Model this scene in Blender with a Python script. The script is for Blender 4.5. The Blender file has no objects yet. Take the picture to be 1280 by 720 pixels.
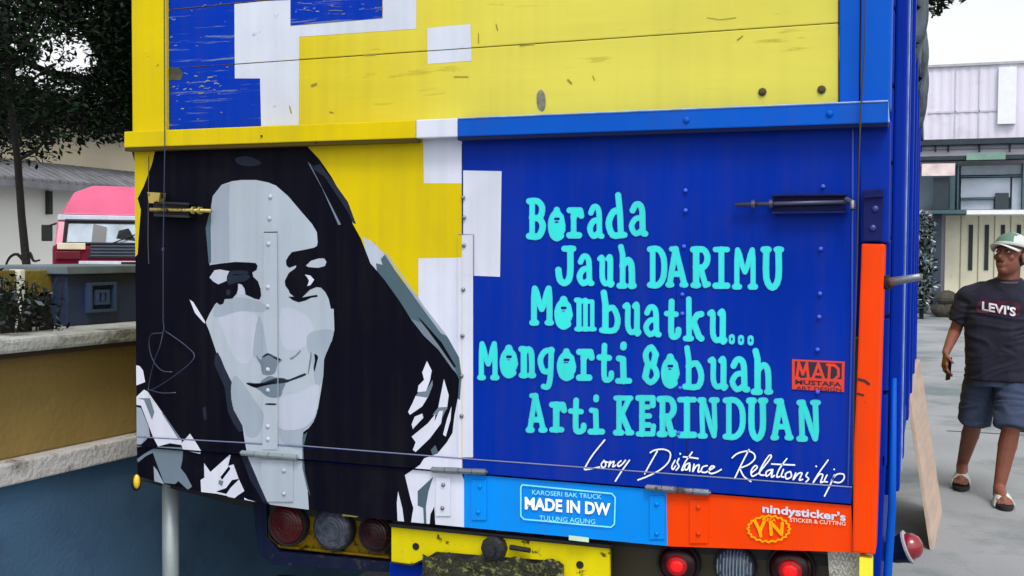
import bpy, bmesh, math, random
import numpy as np
from mathutils import Vector, Matrix, noise
from mathutils.geometry import tessellate_polygon
from mathutils.bvhtree import BVHTree

S = bpy.context.scene
COL = S.collection
R = math.radians
rnd = random.Random(7)

# ------------------------------------------------------------------ camera, sky, sun
FPX = 1400.0
YAW, PITCH, ROLL = R(20.45), math.atan(47 / FPX), R(0.4)
CAM = Vector((1.142, -2.70, 1.50))
_f = Vector((-math.sin(YAW) * math.cos(PITCH), math.cos(YAW) * math.cos(PITCH), -math.sin(PITCH)))
_r0 = Vector((math.cos(YAW), math.sin(YAW), 0))
_u0 = _r0.cross(_f)
_r = _r0 * math.cos(ROLL) + _u0 * math.sin(ROLL)
_u = _u0 * math.cos(ROLL) - _r0 * math.sin(ROLL)
cd = bpy.data.cameras.new('camera')
cam = bpy.data.objects.new('camera', cd)
COL.objects.link(cam)
m4 = Matrix((_r, _u, -_f)).transposed().to_4x4()
m4.translation = CAM
cam.matrix_world = m4
cd.sensor_width = 36
cd.lens = 36 * FPX / 1280
cd.clip_start = 0.05
cd.clip_end = 800
S.camera = cam

SUN_EL, SUN_AZ = R(56), R(150)          # azimuth clockwise from +Y
w = bpy.data.worlds.new('World')
S.world = w
w.use_nodes = True
nt = w.node_tree
bg = nt.nodes['Background']
sky = nt.nodes.new('ShaderNodeTexSky')
sky.sky_type = 'NISHITA'
sky.sun_disc = False
sky.sun_elevation = SUN_EL
sky.sun_rotation = SUN_AZ
sky.air_density = 1.0
sky.dust_density = 3.0
hs = nt.nodes.new('ShaderNodeHueSaturation')
hs.inputs['Saturation'].default_value = 0.12
nt.links.new(sky.outputs[0], hs.inputs['Color'])
nt.links.new(hs.outputs[0], bg.inputs[0])
bg.inputs[1].default_value = 0.15
sd = bpy.data.lights.new('sun', 'SUN')
sun = bpy.data.objects.new('sun', sd)
COL.objects.link(sun)
sd.energy = 0.9
sd.angle = R(14)
sd.color = (1.0, 0.97, 0.93)
sdir = Vector((math.sin(SUN_AZ) * math.cos(SUN_EL), math.cos(SUN_AZ) * math.cos(SUN_EL), math.sin(SUN_EL)))
sun.rotation_euler = sdir.to_track_quat('Z', 'Y').to_euler()
S.view_settings.view_transform = 'Standard'
S.view_settings.look = 'None'
S.view_settings.exposure = 0.66
S.view_settings.gamma = 1.0

# ------------------------------------------------------------------ measuring helpers (photo pixel -> point of a real plane)
def ray(px, py):
    return (_f * FPX + _r * (px - 640) + _u * (360 - py)).normalized()
def P(px, py, y=0.0):                       # on plane y = const
    d = ray(px, py); t = (y - CAM.y) / d.y
    return CAM + d * t
def PX(px, py, x):
    d = ray(px, py); t = (x - CAM.x) / d.x
    return CAM + d * t
def PZ(px, py, z):
    d = ray(px, py); t = (z - CAM.z) / d.z
    return CAM + d * t
def PD(px, py, dist):                       # at optical depth
    d = ray(px, py); return CAM + d * (dist / d.dot(_f))

# ------------------------------------------------------------------ materials
def lin(c):
    c = c / 255.0
    return c / 12.92 if c <= 0.04045 else ((c + 0.055) / 1.055) ** 2.4
def rgb(c): return (lin(c[0]), lin(c[1]), lin(c[2]), 1)
MATS = {}
def mat(name, c, rough=0.55, metal=0.0, var=0.12, scale=6.0, bump=0.0, bscale=60.0, spec=0.5,
        dirt=None, dscale=3.0, damt=0.0, dsharp=0.08, stretch=(1, 1, 1), emit=None, coat=0.0):
    if name in MATS: return MATS[name]
    m = bpy.data.materials.new(name); m.use_nodes = True
    n = m.node_tree.nodes; l = m.node_tree.links
    b = n['Principled BSDF']
    b.inputs['Roughness'].default_value = rough
    b.inputs['Metallic'].default_value = metal
    b.inputs['Specular IOR Level'].default_value = spec
    b.inputs['Coat Weight'].default_value = coat
    geo = n.new('ShaderNodeNewGeometry')
    mp = n.new('ShaderNodeMapping'); mp.inputs['Scale'].default_value = stretch
    l.new(geo.outputs['Position'], mp.inputs[0])
    nz = n.new('ShaderNodeTexNoise'); nz.inputs['Scale'].default_value = scale; nz.inputs['Detail'].default_value = 6
    l.new(mp.outputs[0], nz.inputs['Vector'])
    mr = n.new('ShaderNodeMapRange')
    mr.inputs[1].default_value = 0.3; mr.inputs[2].default_value = 0.7
    mr.inputs[3].default_value = 1 - var; mr.inputs[4].default_value = 1 + var
    l.new(nz.outputs[0], mr.inputs[0])
    mx = n.new('ShaderNodeMix'); mx.data_type = 'RGBA'; mx.blend_type = 'MULTIPLY'
    mx.inputs[0].default_value = 1; mx.inputs[6].default_value = rgb(c)
    l.new(mr.outputs[0], mx.inputs[7])
    out = mx.outputs[2]
    if dirt is not None:
        n2 = n.new('ShaderNodeTexNoise'); n2.inputs['Scale'].default_value = dscale; n2.inputs['Detail'].default_value = 9
        n2.inputs['Roughness'].default_value = 0.68
        l.new(mp.outputs[0], n2.inputs['Vector'])
        r2 = n.new('ShaderNodeMapRange')
        r2.inputs[1].default_value = 1 - damt; r2.inputs[2].default_value = 1 - damt + dsharp
        l.new(n2.outputs[0], r2.inputs[0])
        m2 = n.new('ShaderNodeMix'); m2.data_type = 'RGBA'
        m2.inputs[7].default_value = rgb(dirt)
        l.new(r2.outputs[0], m2.inputs[0]); l.new(out, m2.inputs[6])
        out = m2.outputs[2]
    l.new(out, b.inputs['Base Color'])
    n3 = n.new('ShaderNodeTexNoise'); n3.inputs['Scale'].default_value = bscale; n3.inputs['Detail'].default_value = 5
    l.new(mp.outputs[0], n3.inputs['Vector'])
    rr = n.new('ShaderNodeMapRange'); rr.inputs[3].default_value = max(0.03, rough - 0.1); rr.inputs[4].default_value = min(1, rough + 0.12)
    l.new(nz.outputs[0], rr.inputs[0]); l.new(rr.outputs[0], b.inputs['Roughness'])
    if bump > 0:
        bp = n.new('ShaderNodeBump'); bp.inputs['Strength'].default_value = bump; bp.inputs['Distance'].default_value = 0.01
        l.new(n3.outputs[0], bp.inputs['Height']); l.new(bp.outputs[0], b.inputs['Normal'])
    if emit:
        b.inputs['Emission Color'].default_value = rgb(emit[0]); b.inputs['Emission Strength'].default_value = emit[1]
    MATS[name] = m
    return m

def grime(m, amt=0.10):        # faint vertical run-off streaks and shallow panel waviness
    n = m.node_tree.nodes; l = m.node_tree.links; b = n['Principled BSDF']
    geo = [q for q in n if q.type == 'NEW_GEOMETRY'][0]
    mp = n.new('ShaderNodeMapping'); mp.inputs['Scale'].default_value = (30, 30, 1.6); l.new(geo.outputs['Position'], mp.inputs[0])
    nz = n.new('ShaderNodeTexNoise'); nz.inputs['Scale'].default_value = 1; nz.inputs['Detail'].default_value = 5; l.new(mp.outputs[0], nz.inputs['Vector'])
    n2 = n.new('ShaderNodeTexNoise'); n2.inputs['Scale'].default_value = 2.3; n2.inputs['Detail'].default_value = 4; l.new(geo.outputs['Position'], n2.inputs['Vector'])
    mu = n.new('ShaderNodeMath'); mu.operation = 'MULTIPLY'; l.new(nz.outputs[0], mu.inputs[0]); l.new(n2.outputs[0], mu.inputs[1])
    mr = n.new('ShaderNodeMapRange'); mr.inputs[1].default_value = .2; mr.inputs[2].default_value = .42; mr.inputs[3].default_value = 0; mr.inputs[4].default_value = amt * 2.4
    l.new(mu.outputs[0], mr.inputs[0])
    src = b.inputs['Base Color'].links[0].from_socket
    mx = n.new('ShaderNodeMix'); mx.data_type = 'RGBA'; mx.inputs[7].default_value = rgb((70, 66, 58))
    l.new(mr.outputs[0], mx.inputs[0]); l.new(src, mx.inputs[6]); l.new(mx.outputs[2], b.inputs['Base Color'])
    bp = n.new('ShaderNodeBump'); bp.inputs['Strength'].default_value = .22; bp.inputs['Distance'].default_value = .03
    l.new(n2.outputs[0], bp.inputs['Height'])
    if b.inputs['Normal'].links: l.new(b.inputs['Normal'].links[0].from_socket, bp.inputs['Normal'])
    l.new(bp.outputs[0], b.inputs['Normal'])
    return m
def pmat(name, c, **k):      # vehicle paint
    if name in MATS: return MATS[name]
    d = dict(rough=0.42, var=0.07, scale=4.0, bump=0.05, bscale=35, spec=0.10, dirt=(60, 55, 50), dscale=22, damt=0.32, dsharp=0.05)
    d.update(k); return grime(mat(name, c, **d), .03 if 'hair' in name else (.045 if 'plank' in name or 'faded' in name else .06))
YEL = pmat('paint_yellow', (200, 178, 2))
YELP = pmat('paint_yellow_faded', (204, 196, 82), rough=0.5, dirt=(150, 136, 40), dscale=16, damt=0.39, dsharp=.12, stretch=(0.2, 1, 1.6))  # the paler yellow is painted sky glare, see glare_fade
BLUE = pmat('paint_royal_blue', (0, 41, 148), spec=0.05, var=.12, scale=2.2)
BLUEP = pmat('paint_blue_plank', (0, 48, 162), spec=.05, rough=0.5, dirt=(96, 112, 150), dscale=34, damt=0.43, dsharp=0.05, stretch=(0.10, 1, 2.2))
BLUEL = pmat('paint_mid_blue', (0, 80, 182))
SKYB = pmat('paint_sky_blue', (0, 132, 226))
ORAN = pmat('paint_orange', (228, 62, 0))
WHITE = pmat('paint_white', (200, 204, 220))
WHITEP = pmat('paint_white_plank', (194, 200, 214), rough=0.5, dirt=(140, 140, 140), dscale=18, damt=0.36)
CYANE = pmat('paint_turquoise_edge', (74, 176, 206), damt=.25)
CYAN = pmat('paint_turquoise', (52, 210, 206), damt=0.25)
INK = pmat('paint_hair_navy', (9, 10, 22), spec=0.04, rough=0.5, dirt=(18, 19, 32), dscale=5, damt=0.44, dsharp=0.25)
def gray(name, c): return pmat(name, c, damt=0.24)
FACE = gray('paint_face_grey', (163, 173, 186))
FACEL = gray('paint_face_pale', (172, 179, 196))
FACEM = gray('paint_face_mid', (146, 158, 173))
FACED = gray('paint_face_slate', (104, 118, 132))
FACEK = gray('paint_face_charcoal', (30, 38, 54))
SLATE = gray('paint_hair_slate', (72, 92, 104))
HAIRG = gray('paint_hair_grey', (30, 36, 54))
RED = pmat('paint_stamp_red', (214, 66, 50))
GOLD = pmat('paint_gold', (255, 160, 8))
STEEL = mat('bare_steel', (120, 126, 136), rough=0.4, metal=0.7, bump=0.2, dirt=(60, 45, 35), damt=0.45, dscale=14)
DSTEEL = mat('dark_steel', (26, 28, 44), rough=0.45, metal=0.3, bump=0.2)
BRASS = mat('brass_rod', (178, 160, 84), rough=0.4, metal=0.5, dirt=(40, 34, 20), damt=0.45, dscale=40)
BLACK = mat('black_rubber', (14, 14, 16), rough=0.75, bump=0.2)
CHASS = mat('chassis_black', (18, 19, 24), rough=0.7, bump=0.3)
NAVY = pmat('paint_navy', (16, 24, 50), damt=.42)
WIREM = mat('wire_grey', (34, 44, 72), rough=0.5)
WIREB = mat('wire_dark', (16, 20, 40), rough=0.5)
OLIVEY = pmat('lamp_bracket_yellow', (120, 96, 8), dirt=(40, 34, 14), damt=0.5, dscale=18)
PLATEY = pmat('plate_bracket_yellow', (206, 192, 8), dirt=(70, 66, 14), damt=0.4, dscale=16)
MUD = mat('mossy_mud', (40, 42, 28), rough=0.9, var=0.5, scale=60, bump=1.0, bscale=160, dirt=(120, 122, 70), damt=0.48, dscale=50)
REDL = mat('lens_red', (66, 2, 5), rough=0.3, spec=0.4)
REDD = mat('lens_dark_red', (40, 2, 8), rough=0.3, spec=0.35)
REDON = mat('lens_red_lit', (190, 8, 14), rough=0.3, emit=((255, 20, 20), .45))
REDRING = mat('lens_red_glow_ring', (150, 6, 14), rough=0.3, emit=((255, 8, 16), .08))
CLEARL = mat('lens_clear_blue', (66, 74, 88), rough=0.25, spec=0.5, var=.5, scale=60)
LENSRIB = mat('lens_rib_pale', (130, 150, 172), rough=0.2, spec=0.8)
CHECK = mat('chequer_steel', (160, 158, 150), rough=0.4, metal=0.4, var=0.3, scale=30, bump=0.5, bscale=70)
GLASS = mat('window_glass', (16, 22, 28), rough=0.06, spec=0.9)

def glare_fade(m, c0, x0, x1):      # sky glare painted in: the yellow turns paler along the plank
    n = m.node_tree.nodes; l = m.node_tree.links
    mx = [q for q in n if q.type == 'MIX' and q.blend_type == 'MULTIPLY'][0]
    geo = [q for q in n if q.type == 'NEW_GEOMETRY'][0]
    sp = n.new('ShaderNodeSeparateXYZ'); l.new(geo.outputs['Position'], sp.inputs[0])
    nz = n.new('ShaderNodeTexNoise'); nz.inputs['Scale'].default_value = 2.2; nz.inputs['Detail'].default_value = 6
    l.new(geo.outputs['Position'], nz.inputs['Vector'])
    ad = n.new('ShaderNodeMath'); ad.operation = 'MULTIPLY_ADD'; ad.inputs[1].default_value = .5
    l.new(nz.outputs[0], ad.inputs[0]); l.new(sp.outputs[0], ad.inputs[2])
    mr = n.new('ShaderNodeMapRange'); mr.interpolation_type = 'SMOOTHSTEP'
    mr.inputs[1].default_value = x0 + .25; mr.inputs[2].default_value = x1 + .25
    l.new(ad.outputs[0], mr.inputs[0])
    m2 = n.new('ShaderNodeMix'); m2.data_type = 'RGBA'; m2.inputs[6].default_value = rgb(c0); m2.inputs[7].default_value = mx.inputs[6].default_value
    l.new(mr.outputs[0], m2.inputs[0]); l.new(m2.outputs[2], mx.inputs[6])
glare_fade(YELP, (198, 178, 4), -.75, .35)
# ------------------------------------------------------------------ object helpers
def setp(o, label=None, cat=None, group=None, kind=None):
    if label: o['label'] = label
    if cat: o['category'] = cat
    if group: o['group'] = group
    if kind: o['kind'] = kind
    return o
def empty(name, loc, label, cat, rz=0.0, group=None):
    o = bpy.data.objects.new(name, None); COL.objects.link(o)
    o.location = loc; o.rotation_euler = (0, 0, rz); o.empty_display_size = 0.1
    return setp(o, label, cat, group)
bpy_parent_inv = {}
class MB:
    def __init__(s): s.v = []; s.f = []
    def add(s, vs, fs):
        n = len(s.v); s.v += [Vector(v) for v in vs]; s.f += [tuple(i + n for i in f) for f in fs]; return s
    def box(s, a, b):
        x0, y0, z0 = a; x1, y1, z1 = b
        return s.add([(x0, y0, z0), (x1, y0, z0), (x1, y1, z0), (x0, y1, z0), (x0, y0, z1), (x1, y0, z1), (x1, y1, z1), (x0, y1, z1)],
                     [(0, 3, 2, 1), (4, 5, 6, 7), (0, 1, 5, 4), (1, 2, 6, 5), (2, 3, 7, 6), (3, 0, 4, 7)])
    def prism(s, pts, off):                 # polygon of 3d points extruded by a vector
        n = len(pts); off = Vector(off)
        a = [Vector(p) for p in pts]; b = [p + off for p in a]
        tris = tessellate_polygon([a])
        fs = [tuple(t) for t in tris] + [tuple(n + i for i in reversed(t)) for t in tris]
        fs += [(i, (i + 1) % n, n + (i + 1) % n, n + i) for i in range(n)]
        return s.add(a + b, fs)
    def tube(s, pts, r, seg=8, caps=True):
        pts = [Vector(p) for p in pts]; rings = []
        rs = r if isinstance(r, (list, tuple)) else [r] * len(pts)
        up = None
        for i, p in enumerate(pts):
            t = (pts[min(i + 1, len(pts) - 1)] - pts[max(i - 1, 0)]).normalized()
            if up is None:
                up = Vector((0, 0, 1)) if abs(t.z) < 0.9 else Vector((1, 0, 0))
            a = t.cross(up).normalized(); b = a.cross(t).normalized(); up = b
            rings.append([p + (a * math.cos(k * 2 * math.pi / seg) + b * math.sin(k * 2 * math.pi / seg)) * rs[i] for k in range(seg)])
        vs = [v for q in rings for v in q]; fs = []
        for i in range(len(pts) - 1):
            for k in range(seg):
                fs.append((i * seg + k, i * seg + (k + 1) % seg, (i + 1) * seg + (k + 1) % seg, (i + 1) * seg + k))
        if caps: fs += [tuple(reversed(range(seg))), tuple((len(pts) - 1) * seg + k for k in range(seg))]
        return s.add(vs, fs)
    def lathe(s, c, axis, prof, seg=20):    # prof: (along axis, radius)
        ax = Vector(axis).normalized(); up = Vector((0, 0, 1)) if abs(ax.z) < .9 else Vector((1, 0, 0))
        a = ax.cross(up).normalized(); b = a.cross(ax); c = Vector(c); vs = []; fs = []
        for h, r in prof:
            for k in range(seg):
                t = k * 2 * math.pi / seg; vs.append(c + ax * h + (a * math.cos(t) + b * math.sin(t)) * max(r, 1e-5))
        for i in range(len(prof) - 1):
            for k in range(seg):
                fs.append((i * seg + k, i * seg + (k + 1) % seg, (i + 1) * seg + (k + 1) % seg, (i + 1) * seg + k))
        fs += [tuple(reversed(range(seg))), tuple((len(prof) - 1) * seg + k for k in range(seg))]
        return s.add(vs, fs)
    def ell(s, c, rad, M=None, seg=16, rings=10):
        c = Vector(c); vs = []; fs = []
        for i in range(rings + 1):
            th = math.pi * i / rings
            for k in range(seg):
                ph = 2 * math.pi * k / seg
                v = Vector((rad[0] * math.sin(th) * math.cos(ph), rad[1] * math.sin(th) * math.sin(ph), rad[2] * math.cos(th)))
                vs.append(c + v)
        if M is not None: vs = [M @ v for v in vs]
        for i in range(rings):
            for k in range(seg):
                fs.append((i * seg + k, (i + 1) * seg + k, (i + 1) * seg + (k + 1) % seg, i * seg + (k + 1) % seg))
        return s.add(vs, fs)
    def cap(s, a, b, ra, rb, seg=12):       # tapered capsule
        a = Vector(a); b = Vector(b); ax = b - a; L = ax.length
        pr = [(-ra * math.cos(t), ra * math.sin(t)) for t in (0.02, .5, 1.0, 1.57)] + [(L + rb * math.sin(t), rb * math.cos(t)) for t in (0, .55, 1.05, 1.54)]
        return s.lathe(a, ax, pr, seg)
    def build(s, name, m, parent=None, smooth=False, bevel=0.0, loc=None, kind=None, label=None):
        me = bpy.data.meshes.new(name)
        nv = len(s.v); s.f = [f for f in s.f if len(set(f)) == len(f) and len(f) > 2 and max(f) < nv and min(f) >= 0]
        me.from_pydata([tuple(v) for v in s.v], [], s.f); me.validate()
        if isinstance(m, (list, tuple)):
            for q in m: me.materials.append(q)
        else: me.materials.append(m)
        bm = bmesh.new(); bm.from_mesh(me); bmesh.ops.recalc_face_normals(bm, faces=bm.faces)
        if bevel > 0:
            bmesh.ops.remove_doubles(bm, verts=bm.verts, dist=1e-5)
            es = [e for e in bm.edges if len(e.link_faces) == 2 and e.calc_face_angle(0) > 0.5]
            try: bmesh.ops.bevel(bm, geom=es, offset=bevel, segments=2, affect='EDGES', profile=0.6)
            except Exception: pass
        bm.to_mesh(me); bm.free()
        if smooth: me.shade_smooth()
        o = bpy.data.objects.new(name, me); COL.objects.link(o)
        if parent is not None:
            o.parent = parent
            o.matrix_parent_inverse = world_of(parent).inverted()
        if kind: o['kind'] = kind
        if label: o['label'] = label
        return o
def world_of(o):
    m = Matrix.LocRotScale(o.location, o.rotation_euler, o.scale)
    if o.parent: m = world_of(o.parent) @ o.matrix_parent_inverse @ m
    return m
def quad_slab(q, y, th, name, m, parent, bevel=0.0, label=None):
    pts = [P(a, b, y) for a, b in q]
    return MB().prism(pts, (0, th, 0)).build(name, m, parent, bevel=bevel, label=label)

def smooth_poly(pts, n=3, closed=True):
    out = []; N = len(pts)
    for i in range(N if closed else N - 1):
        p0, p1, p2, p3 = (pts[(i - 1) % N], pts[i], pts[(i + 1) % N], pts[(i + 2) % N]) if closed else \
            (pts[max(i - 1, 0)], pts[i], pts[i + 1], pts[min(i + 2, N - 1)])
        for k in range(n):
            t = k / n
            out.append(tuple(0.5 * (2 * p1[j] + (p2[j] - p0[j]) * t + (2 * p0[j] - 5 * p1[j] + 4 * p2[j] - p3[j]) * t * t +
                                    (3 * p1[j] - p0[j] - 3 * p2[j] + p3[j]) * t ** 3) for j in (0, 1)))
    if not closed: out.append(pts[-1])
    return out
def clip(poly, reg):                        # Sutherland-Hodgman against a convex region
    area = sum(reg[i][0] * reg[(i + 1) % len(reg)][1] - reg[(i + 1) % len(reg)][0] * reg[i][1] for i in range(len(reg)))
    sg = 1 if area > 0 else -1
    out = list(poly)
    for i in range(len(reg)):
        a = reg[i]; b = reg[(i + 1) % len(reg)]
        def ins(p): return sg * ((b[0] - a[0]) * (p[1] - a[1]) - (b[1] - a[1]) * (p[0] - a[0])) >= 0
        def isec(p, q):
            d1 = (b[0] - a[0]) * (p[1] - a[1]) - (b[1] - a[1]) * (p[0] - a[0])
            d2 = (b[0] - a[0]) * (q[1] - a[1]) - (b[1] - a[1]) * (q[0] - a[0])
            t = d1 / (d1 - d2); return (p[0] + (q[0] - p[0]) * t, p[1] + (q[1] - p[1]) * t)
        res = []
        for k in range(len(out)):
            p = out[k - 1]; q = out[k]
            if ins(q):
                if not ins(p): res.append(isec(p, q))
                res.append(q)
            elif ins(p): res.append(isec(p, q))
        out = res
        if len(out) < 3: return []
    res = []
    for p in out:
        if not res or math.hypot(p[0] - res[-1][0], p[1] - res[-1][1]) > 1e-3: res.append(p)
    if len(res) > 1 and math.hypot(res[0][0] - res[-1][0], res[0][1] - res[-1][1]) < 1e-3: res.pop()
    return res if len(res) >= 3 else []

# ------------------------------------------------------------------ filled outlines from brush strokes
def brush(strokes, holes=(), res=0.6, k=1.2):
    """strokes: list of (polyline in px, radius px). returns polygons in px."""
    allp = [p for s, r in strokes for p in s]; rm = max(r for s, r in strokes) + 1.5
    x0 = min(p[0] for p in allp) - rm; x1 = max(p[0] for p in allp) + rm
    y0 = min(p[1] for p in allp) - rm; y1 = max(p[1] for p in allp) + rm
    xs = np.arange(x0, x1 + res, res); ys = np.arange(y0, y1 + res, res)
    X, Y = np.meshgrid(xs, ys)
    def dist(s):
        s = list(s) if len(s) > 1 else [s[0], s[0]]
        D = np.full(X.shape, 1e9)
        for (ax, ay), (bx, by) in zip(s[:-1], s[1:]):
            vx, vy = bx - ax, by - ay; L = vx * vx + vy * vy + 1e-9
            t = np.clip(((X - ax) * vx + (Y - ay) * vy) / L, 0, 1)
            D = np.minimum(D, np.hypot(X - ax - t * vx, Y - ay - t * vy))
        return D
    D = None
    for s, r in strokes:
        d = dist(s) - r
        if D is None: D = d
        elif k > 0:
            h = np.clip(0.5 + 0.5 * (D - d) / k, 0, 1); D = D * (1 - h) + d * h - k * h * (1 - h)
        else: D = np.minimum(D, d)
    for s, r in holes: D = np.maximum(D, -(dist(s) - r))
    I = D < 0
    full = I[:-1, :-1] & I[1:, :-1] & I[:-1, 1:] & I[1:, 1:]
    anyi = I[:-1, :-1] | I[1:, :-1] | I[:-1, 1:] | I[1:, 1:]
    polys = []
    for j in range(full.shape[0]):
        row = full[j]; i = 0; n = len(row)
        while i < n:
            if row[i]:
                s0 = i
                while i < n and row[i]: i += 1
                polys.append([(xs[s0], ys[j]), (xs[i], ys[j]), (xs[i], ys[j + 1]), (xs[s0], ys[j + 1])])
            else: i += 1
    for j, i in zip(*np.nonzero(anyi & ~full)):
        c = [(j, i), (j, i + 1), (j + 1, i + 1), (j + 1, i)]; pl = []
        for a in range(4):
            p = c[a]; q = c[(a + 1) % 4]; dp = D[p]; dq = D[q]
            if dp < 0: pl.append((xs[p[1]], ys[p[0]]))
            if (dp < 0) != (dq < 0):
                t = dp / (dp - dq); pl.append((xs[p[1]] + (xs[q[1]] - xs[p[1]]) * t, ys[p[0]] + (ys[q[0]] - ys[p[0]]) * t))
        if len(pl) >= 3: polys.append(pl)
    return polys
def flat(polys, y, name, m, parent, label=None):
    mb = MB()
    for pl in polys:
        vs = [P(a, b, y) for a, b in pl]
        mb.add(vs, [tuple(range(len(vs)))])
    return mb.build(name, m, parent, label=label)

G = {
 'B': [[(.22,0),(.22,1)],[(0,1),(.6,1),(.95,.82),(.78,.53),(.22,.53)],[(.7,.53),(1,.3),(.7,0),(0,0)]],
 'e': [[(.5,.92),(.15,.75),(.0,.45),(.15,.12),(.5,0),(.85,.08)],[(.5,.92),(.85,.75),(1,.42)],[(.15,.42),(.9,.42)],[(.3,.2),(.8,.2),(.95,.3)],[(.35,.25),(.7,.25)],[(.4,.72),(.6,.72)],[(.5,1),(.5,.95)]],
 'r': [[(.35,0),(.35,1)],[(0,1),(.9,1),(1,.78)],[(0,0),(.8,0)],[(.35,.75),(.75,.95)]],
 'a': [[(.08,.78),(.3,.97),(.6,.97),(.78,.75),(.82,.08),(1,0)],[(.75,.52),(.3,.5),(0,.25),(.3,0),(.78,.12)]],
 'd': [[(.6,1),(.72,.5),(.78,.05),(1,0)],[(.66,.6),(.3,.58),(0,.3),(.25,0),(.8,.0)]],
 'J': [[(.4,1),(1,1)],[(.8,1),(.78,.22),(.45,0),(.1,.1),(0,.38)]],
 'u': [[(0,1),(.2,1),(.2,.28),(.45,.02),(.85,.1)],[(.72,1),(.88,1),(.88,.05),(1,.03)]],
 'h': [[(.1,1),(.22,.8),(.22,0)],[(0,0),(.35,0)],[(.22,.52),(.6,.66),(.85,.5),(.88,0)],[(.78,0),(1,0)]],
 'D': [[(.2,0),(.2,1)],[(0,1),(.6,1),(1,.75),(1,.25),(.6,0),(0,0)]],
 'A': [[(.08,0),(.42,1),(.92,0)],[(.2,.3),(.75,.3)],[(0,0),(.2,0)],[(.78,0),(1,0)],[(.2,1),(.45,1)]],
 'R': [[(.2,0),(.2,1)],[(0,1),(.65,1),(.92,.85),(.92,.65),(.65,.5),(.2,.5)],[(.5,.5),(.82,0),(1,.03)],[(0,0),(.35,0)]],
 'I': [[(0,1),(1,1)],[(.5,0),(.5,1)],[(0,0),(1,0)]],
 'M': [[(.1,0),(.14,1),(.5,.4),(.86,1),(.9,0)],[(0,0),(.22,0)],[(.78,0),(1,0)]],
 'U': [[(.16,1),(.16,.25),(.5,0),(.84,.25),(.84,1)],[(0,1),(.28,1)],[(.72,1),(1,1)]],
 'm': [[(0,1),(.14,1),(.14,0)],[(.14,.92),(.5,1),(.5,0)],[(.5,.95),(.88,.95),(.88,0)],[(0,0),(1,0)]],
 'b': [[(.12,1),(.22,.7),(.22,0)],[(0,0),(.8,.0),(1,.3),(.7,.6),(.22,.52)]],
 't': [[(.42,1),(.38,.15),(.6,0),(.95,.06),(1,.2)],[(0,.66),(.8,.64)]],
 'k': [[(.2,1),(.22,0)],[(0,0),(.35,0)],[(.25,.3),(.75,.6),(1,.62)],[(.5,.42),(.85,.05),(1,0)]],
 'n': [[(0,1),(.2,1),(.2,0)],[(.2,.88),(.6,1),(.85,.8),(.88,0)],[(0,0),(.35,0)],[(.75,0),(1,0)]],
 'g': [[(.9,.98),(.35,.95),(0,.72),(.25,.42),(.75,.42)],[(.85,1),(.78,.3),(.6,0),(.25,.0)]],
 'i': [[(.5,1),(.48,.93)],[(.1,.62),(.45,.6),(.5,0)],[(0,0),(1,0)]],
 'S': [[(.92,.78),(.55,1),(.12,.82),(.25,.56),(.8,.42),(.98,.18),(.5,0),(.05,.15)],[(.9,.8),(.75,.55)],[(.1,.2),(.25,.45)]],
 'K': [[(.2,0),(.2,1)],[(0,1),(.95,1)],[(.25,.42),(.85,.98)],[(.42,.5),(.85,.03)],[(0,0),(.35,0)],[(.75,0),(1,0)]],
 'E': [[(.25,0),(.25,1)],[(0,1),(.95,1),(.95,.8)],[(.25,.5),(.72,.5)],[(0,0),(.95,0),(1,.22)],[(.35,.75),(.65,.75)],[(.35,.25),(.7,.25)]],
 'N': [[(.16,0),(.16,1),(.84,0),(.84,1)],[(0,0),(.3,0)],[(0,1),(.2,1)],[(.7,1),(1,1)]],
 '.': [[(.5,.5),(.5,.52)]],
}
GH = {'e': [([(.38, .68), (.64, .68)], 1.7)], 'B': [([(.52, .76)], 1.4), ([(.55, .26)], 1.8)], 'a': [([(.38, .18), (.42, .3)], 1.6)],
      'S': [([(.5, .76)], 1.3), ([(.52, .24)], 1.4)]}
LINES = [
 [('B',658,682,247.6,299),('e',685,707,258,302),('r',708.5,730,259,298),('a',734,755.5,254,299),('d',757.5,784,240,297.5),('a',786,810,251,296)],
 [('J',694.6,720,307,357.6),('a',721,743,316,358),('u',746.5,768,319.6,359),('h',771,795.5,304.6,361),('D',809,833,307.6,360),('A',832,860.5,307.6,359.5),
  ('R',863,888.6,308,360.4),('I',891,912.4,308,361),('M',915.4,947,308.8,362),('U',951,980,308,363.4)],
 [('M',662,692.4,357,407),('e',693.5,715.5,370,412),('m',718,745.6,372,414.4),('b',749,775.5,362,416.6),('u',778,801.6,379,420),('a',804,827,379.5,422),
  ('t',830,851.4,373,425),('k',853.7,880,370,427),('u',884,909,388,430),('.',910.5,919,417,431),('.',922,930.5,418,432),('.',934,942.5,418.5,432.5)],
 [('M',596.5,624,426,475.5),('e',625,647,431,473),('n',648.5,670,432.5,473),('g',672,695,433,487),('e',696,720,435,477),('r',720.6,743,436,476),
  ('t',746,767.6,428,479),('i',769,790,427,480),('S',802,824.6,430,482),('e',826.6,849,442,486),('b',853,880,431,487),('u',884.5,910,447,488),
  ('a',912,937.4,445,490.7),('h',939,966.5,435,493.6)],
 [('A',657.6,684,491,541),('r',686.6,708.5,502,541),('t',710,733,496.6,543.5),('i',734.7,756,492.6,543.5),('K',766.7,792.6,494,544.4),('E',794.7,820,494,546),
  ('R',821,846.5,495,546.5),('I',846.5,871,495.7,547.5),('N',872,899,496.6,548.4),('D',903.5,931,496.6,549.6),('U',933,960,497,552),('A',963,992,498,550.5),
  ('N',996,1026,499.6,552)],
]
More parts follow.
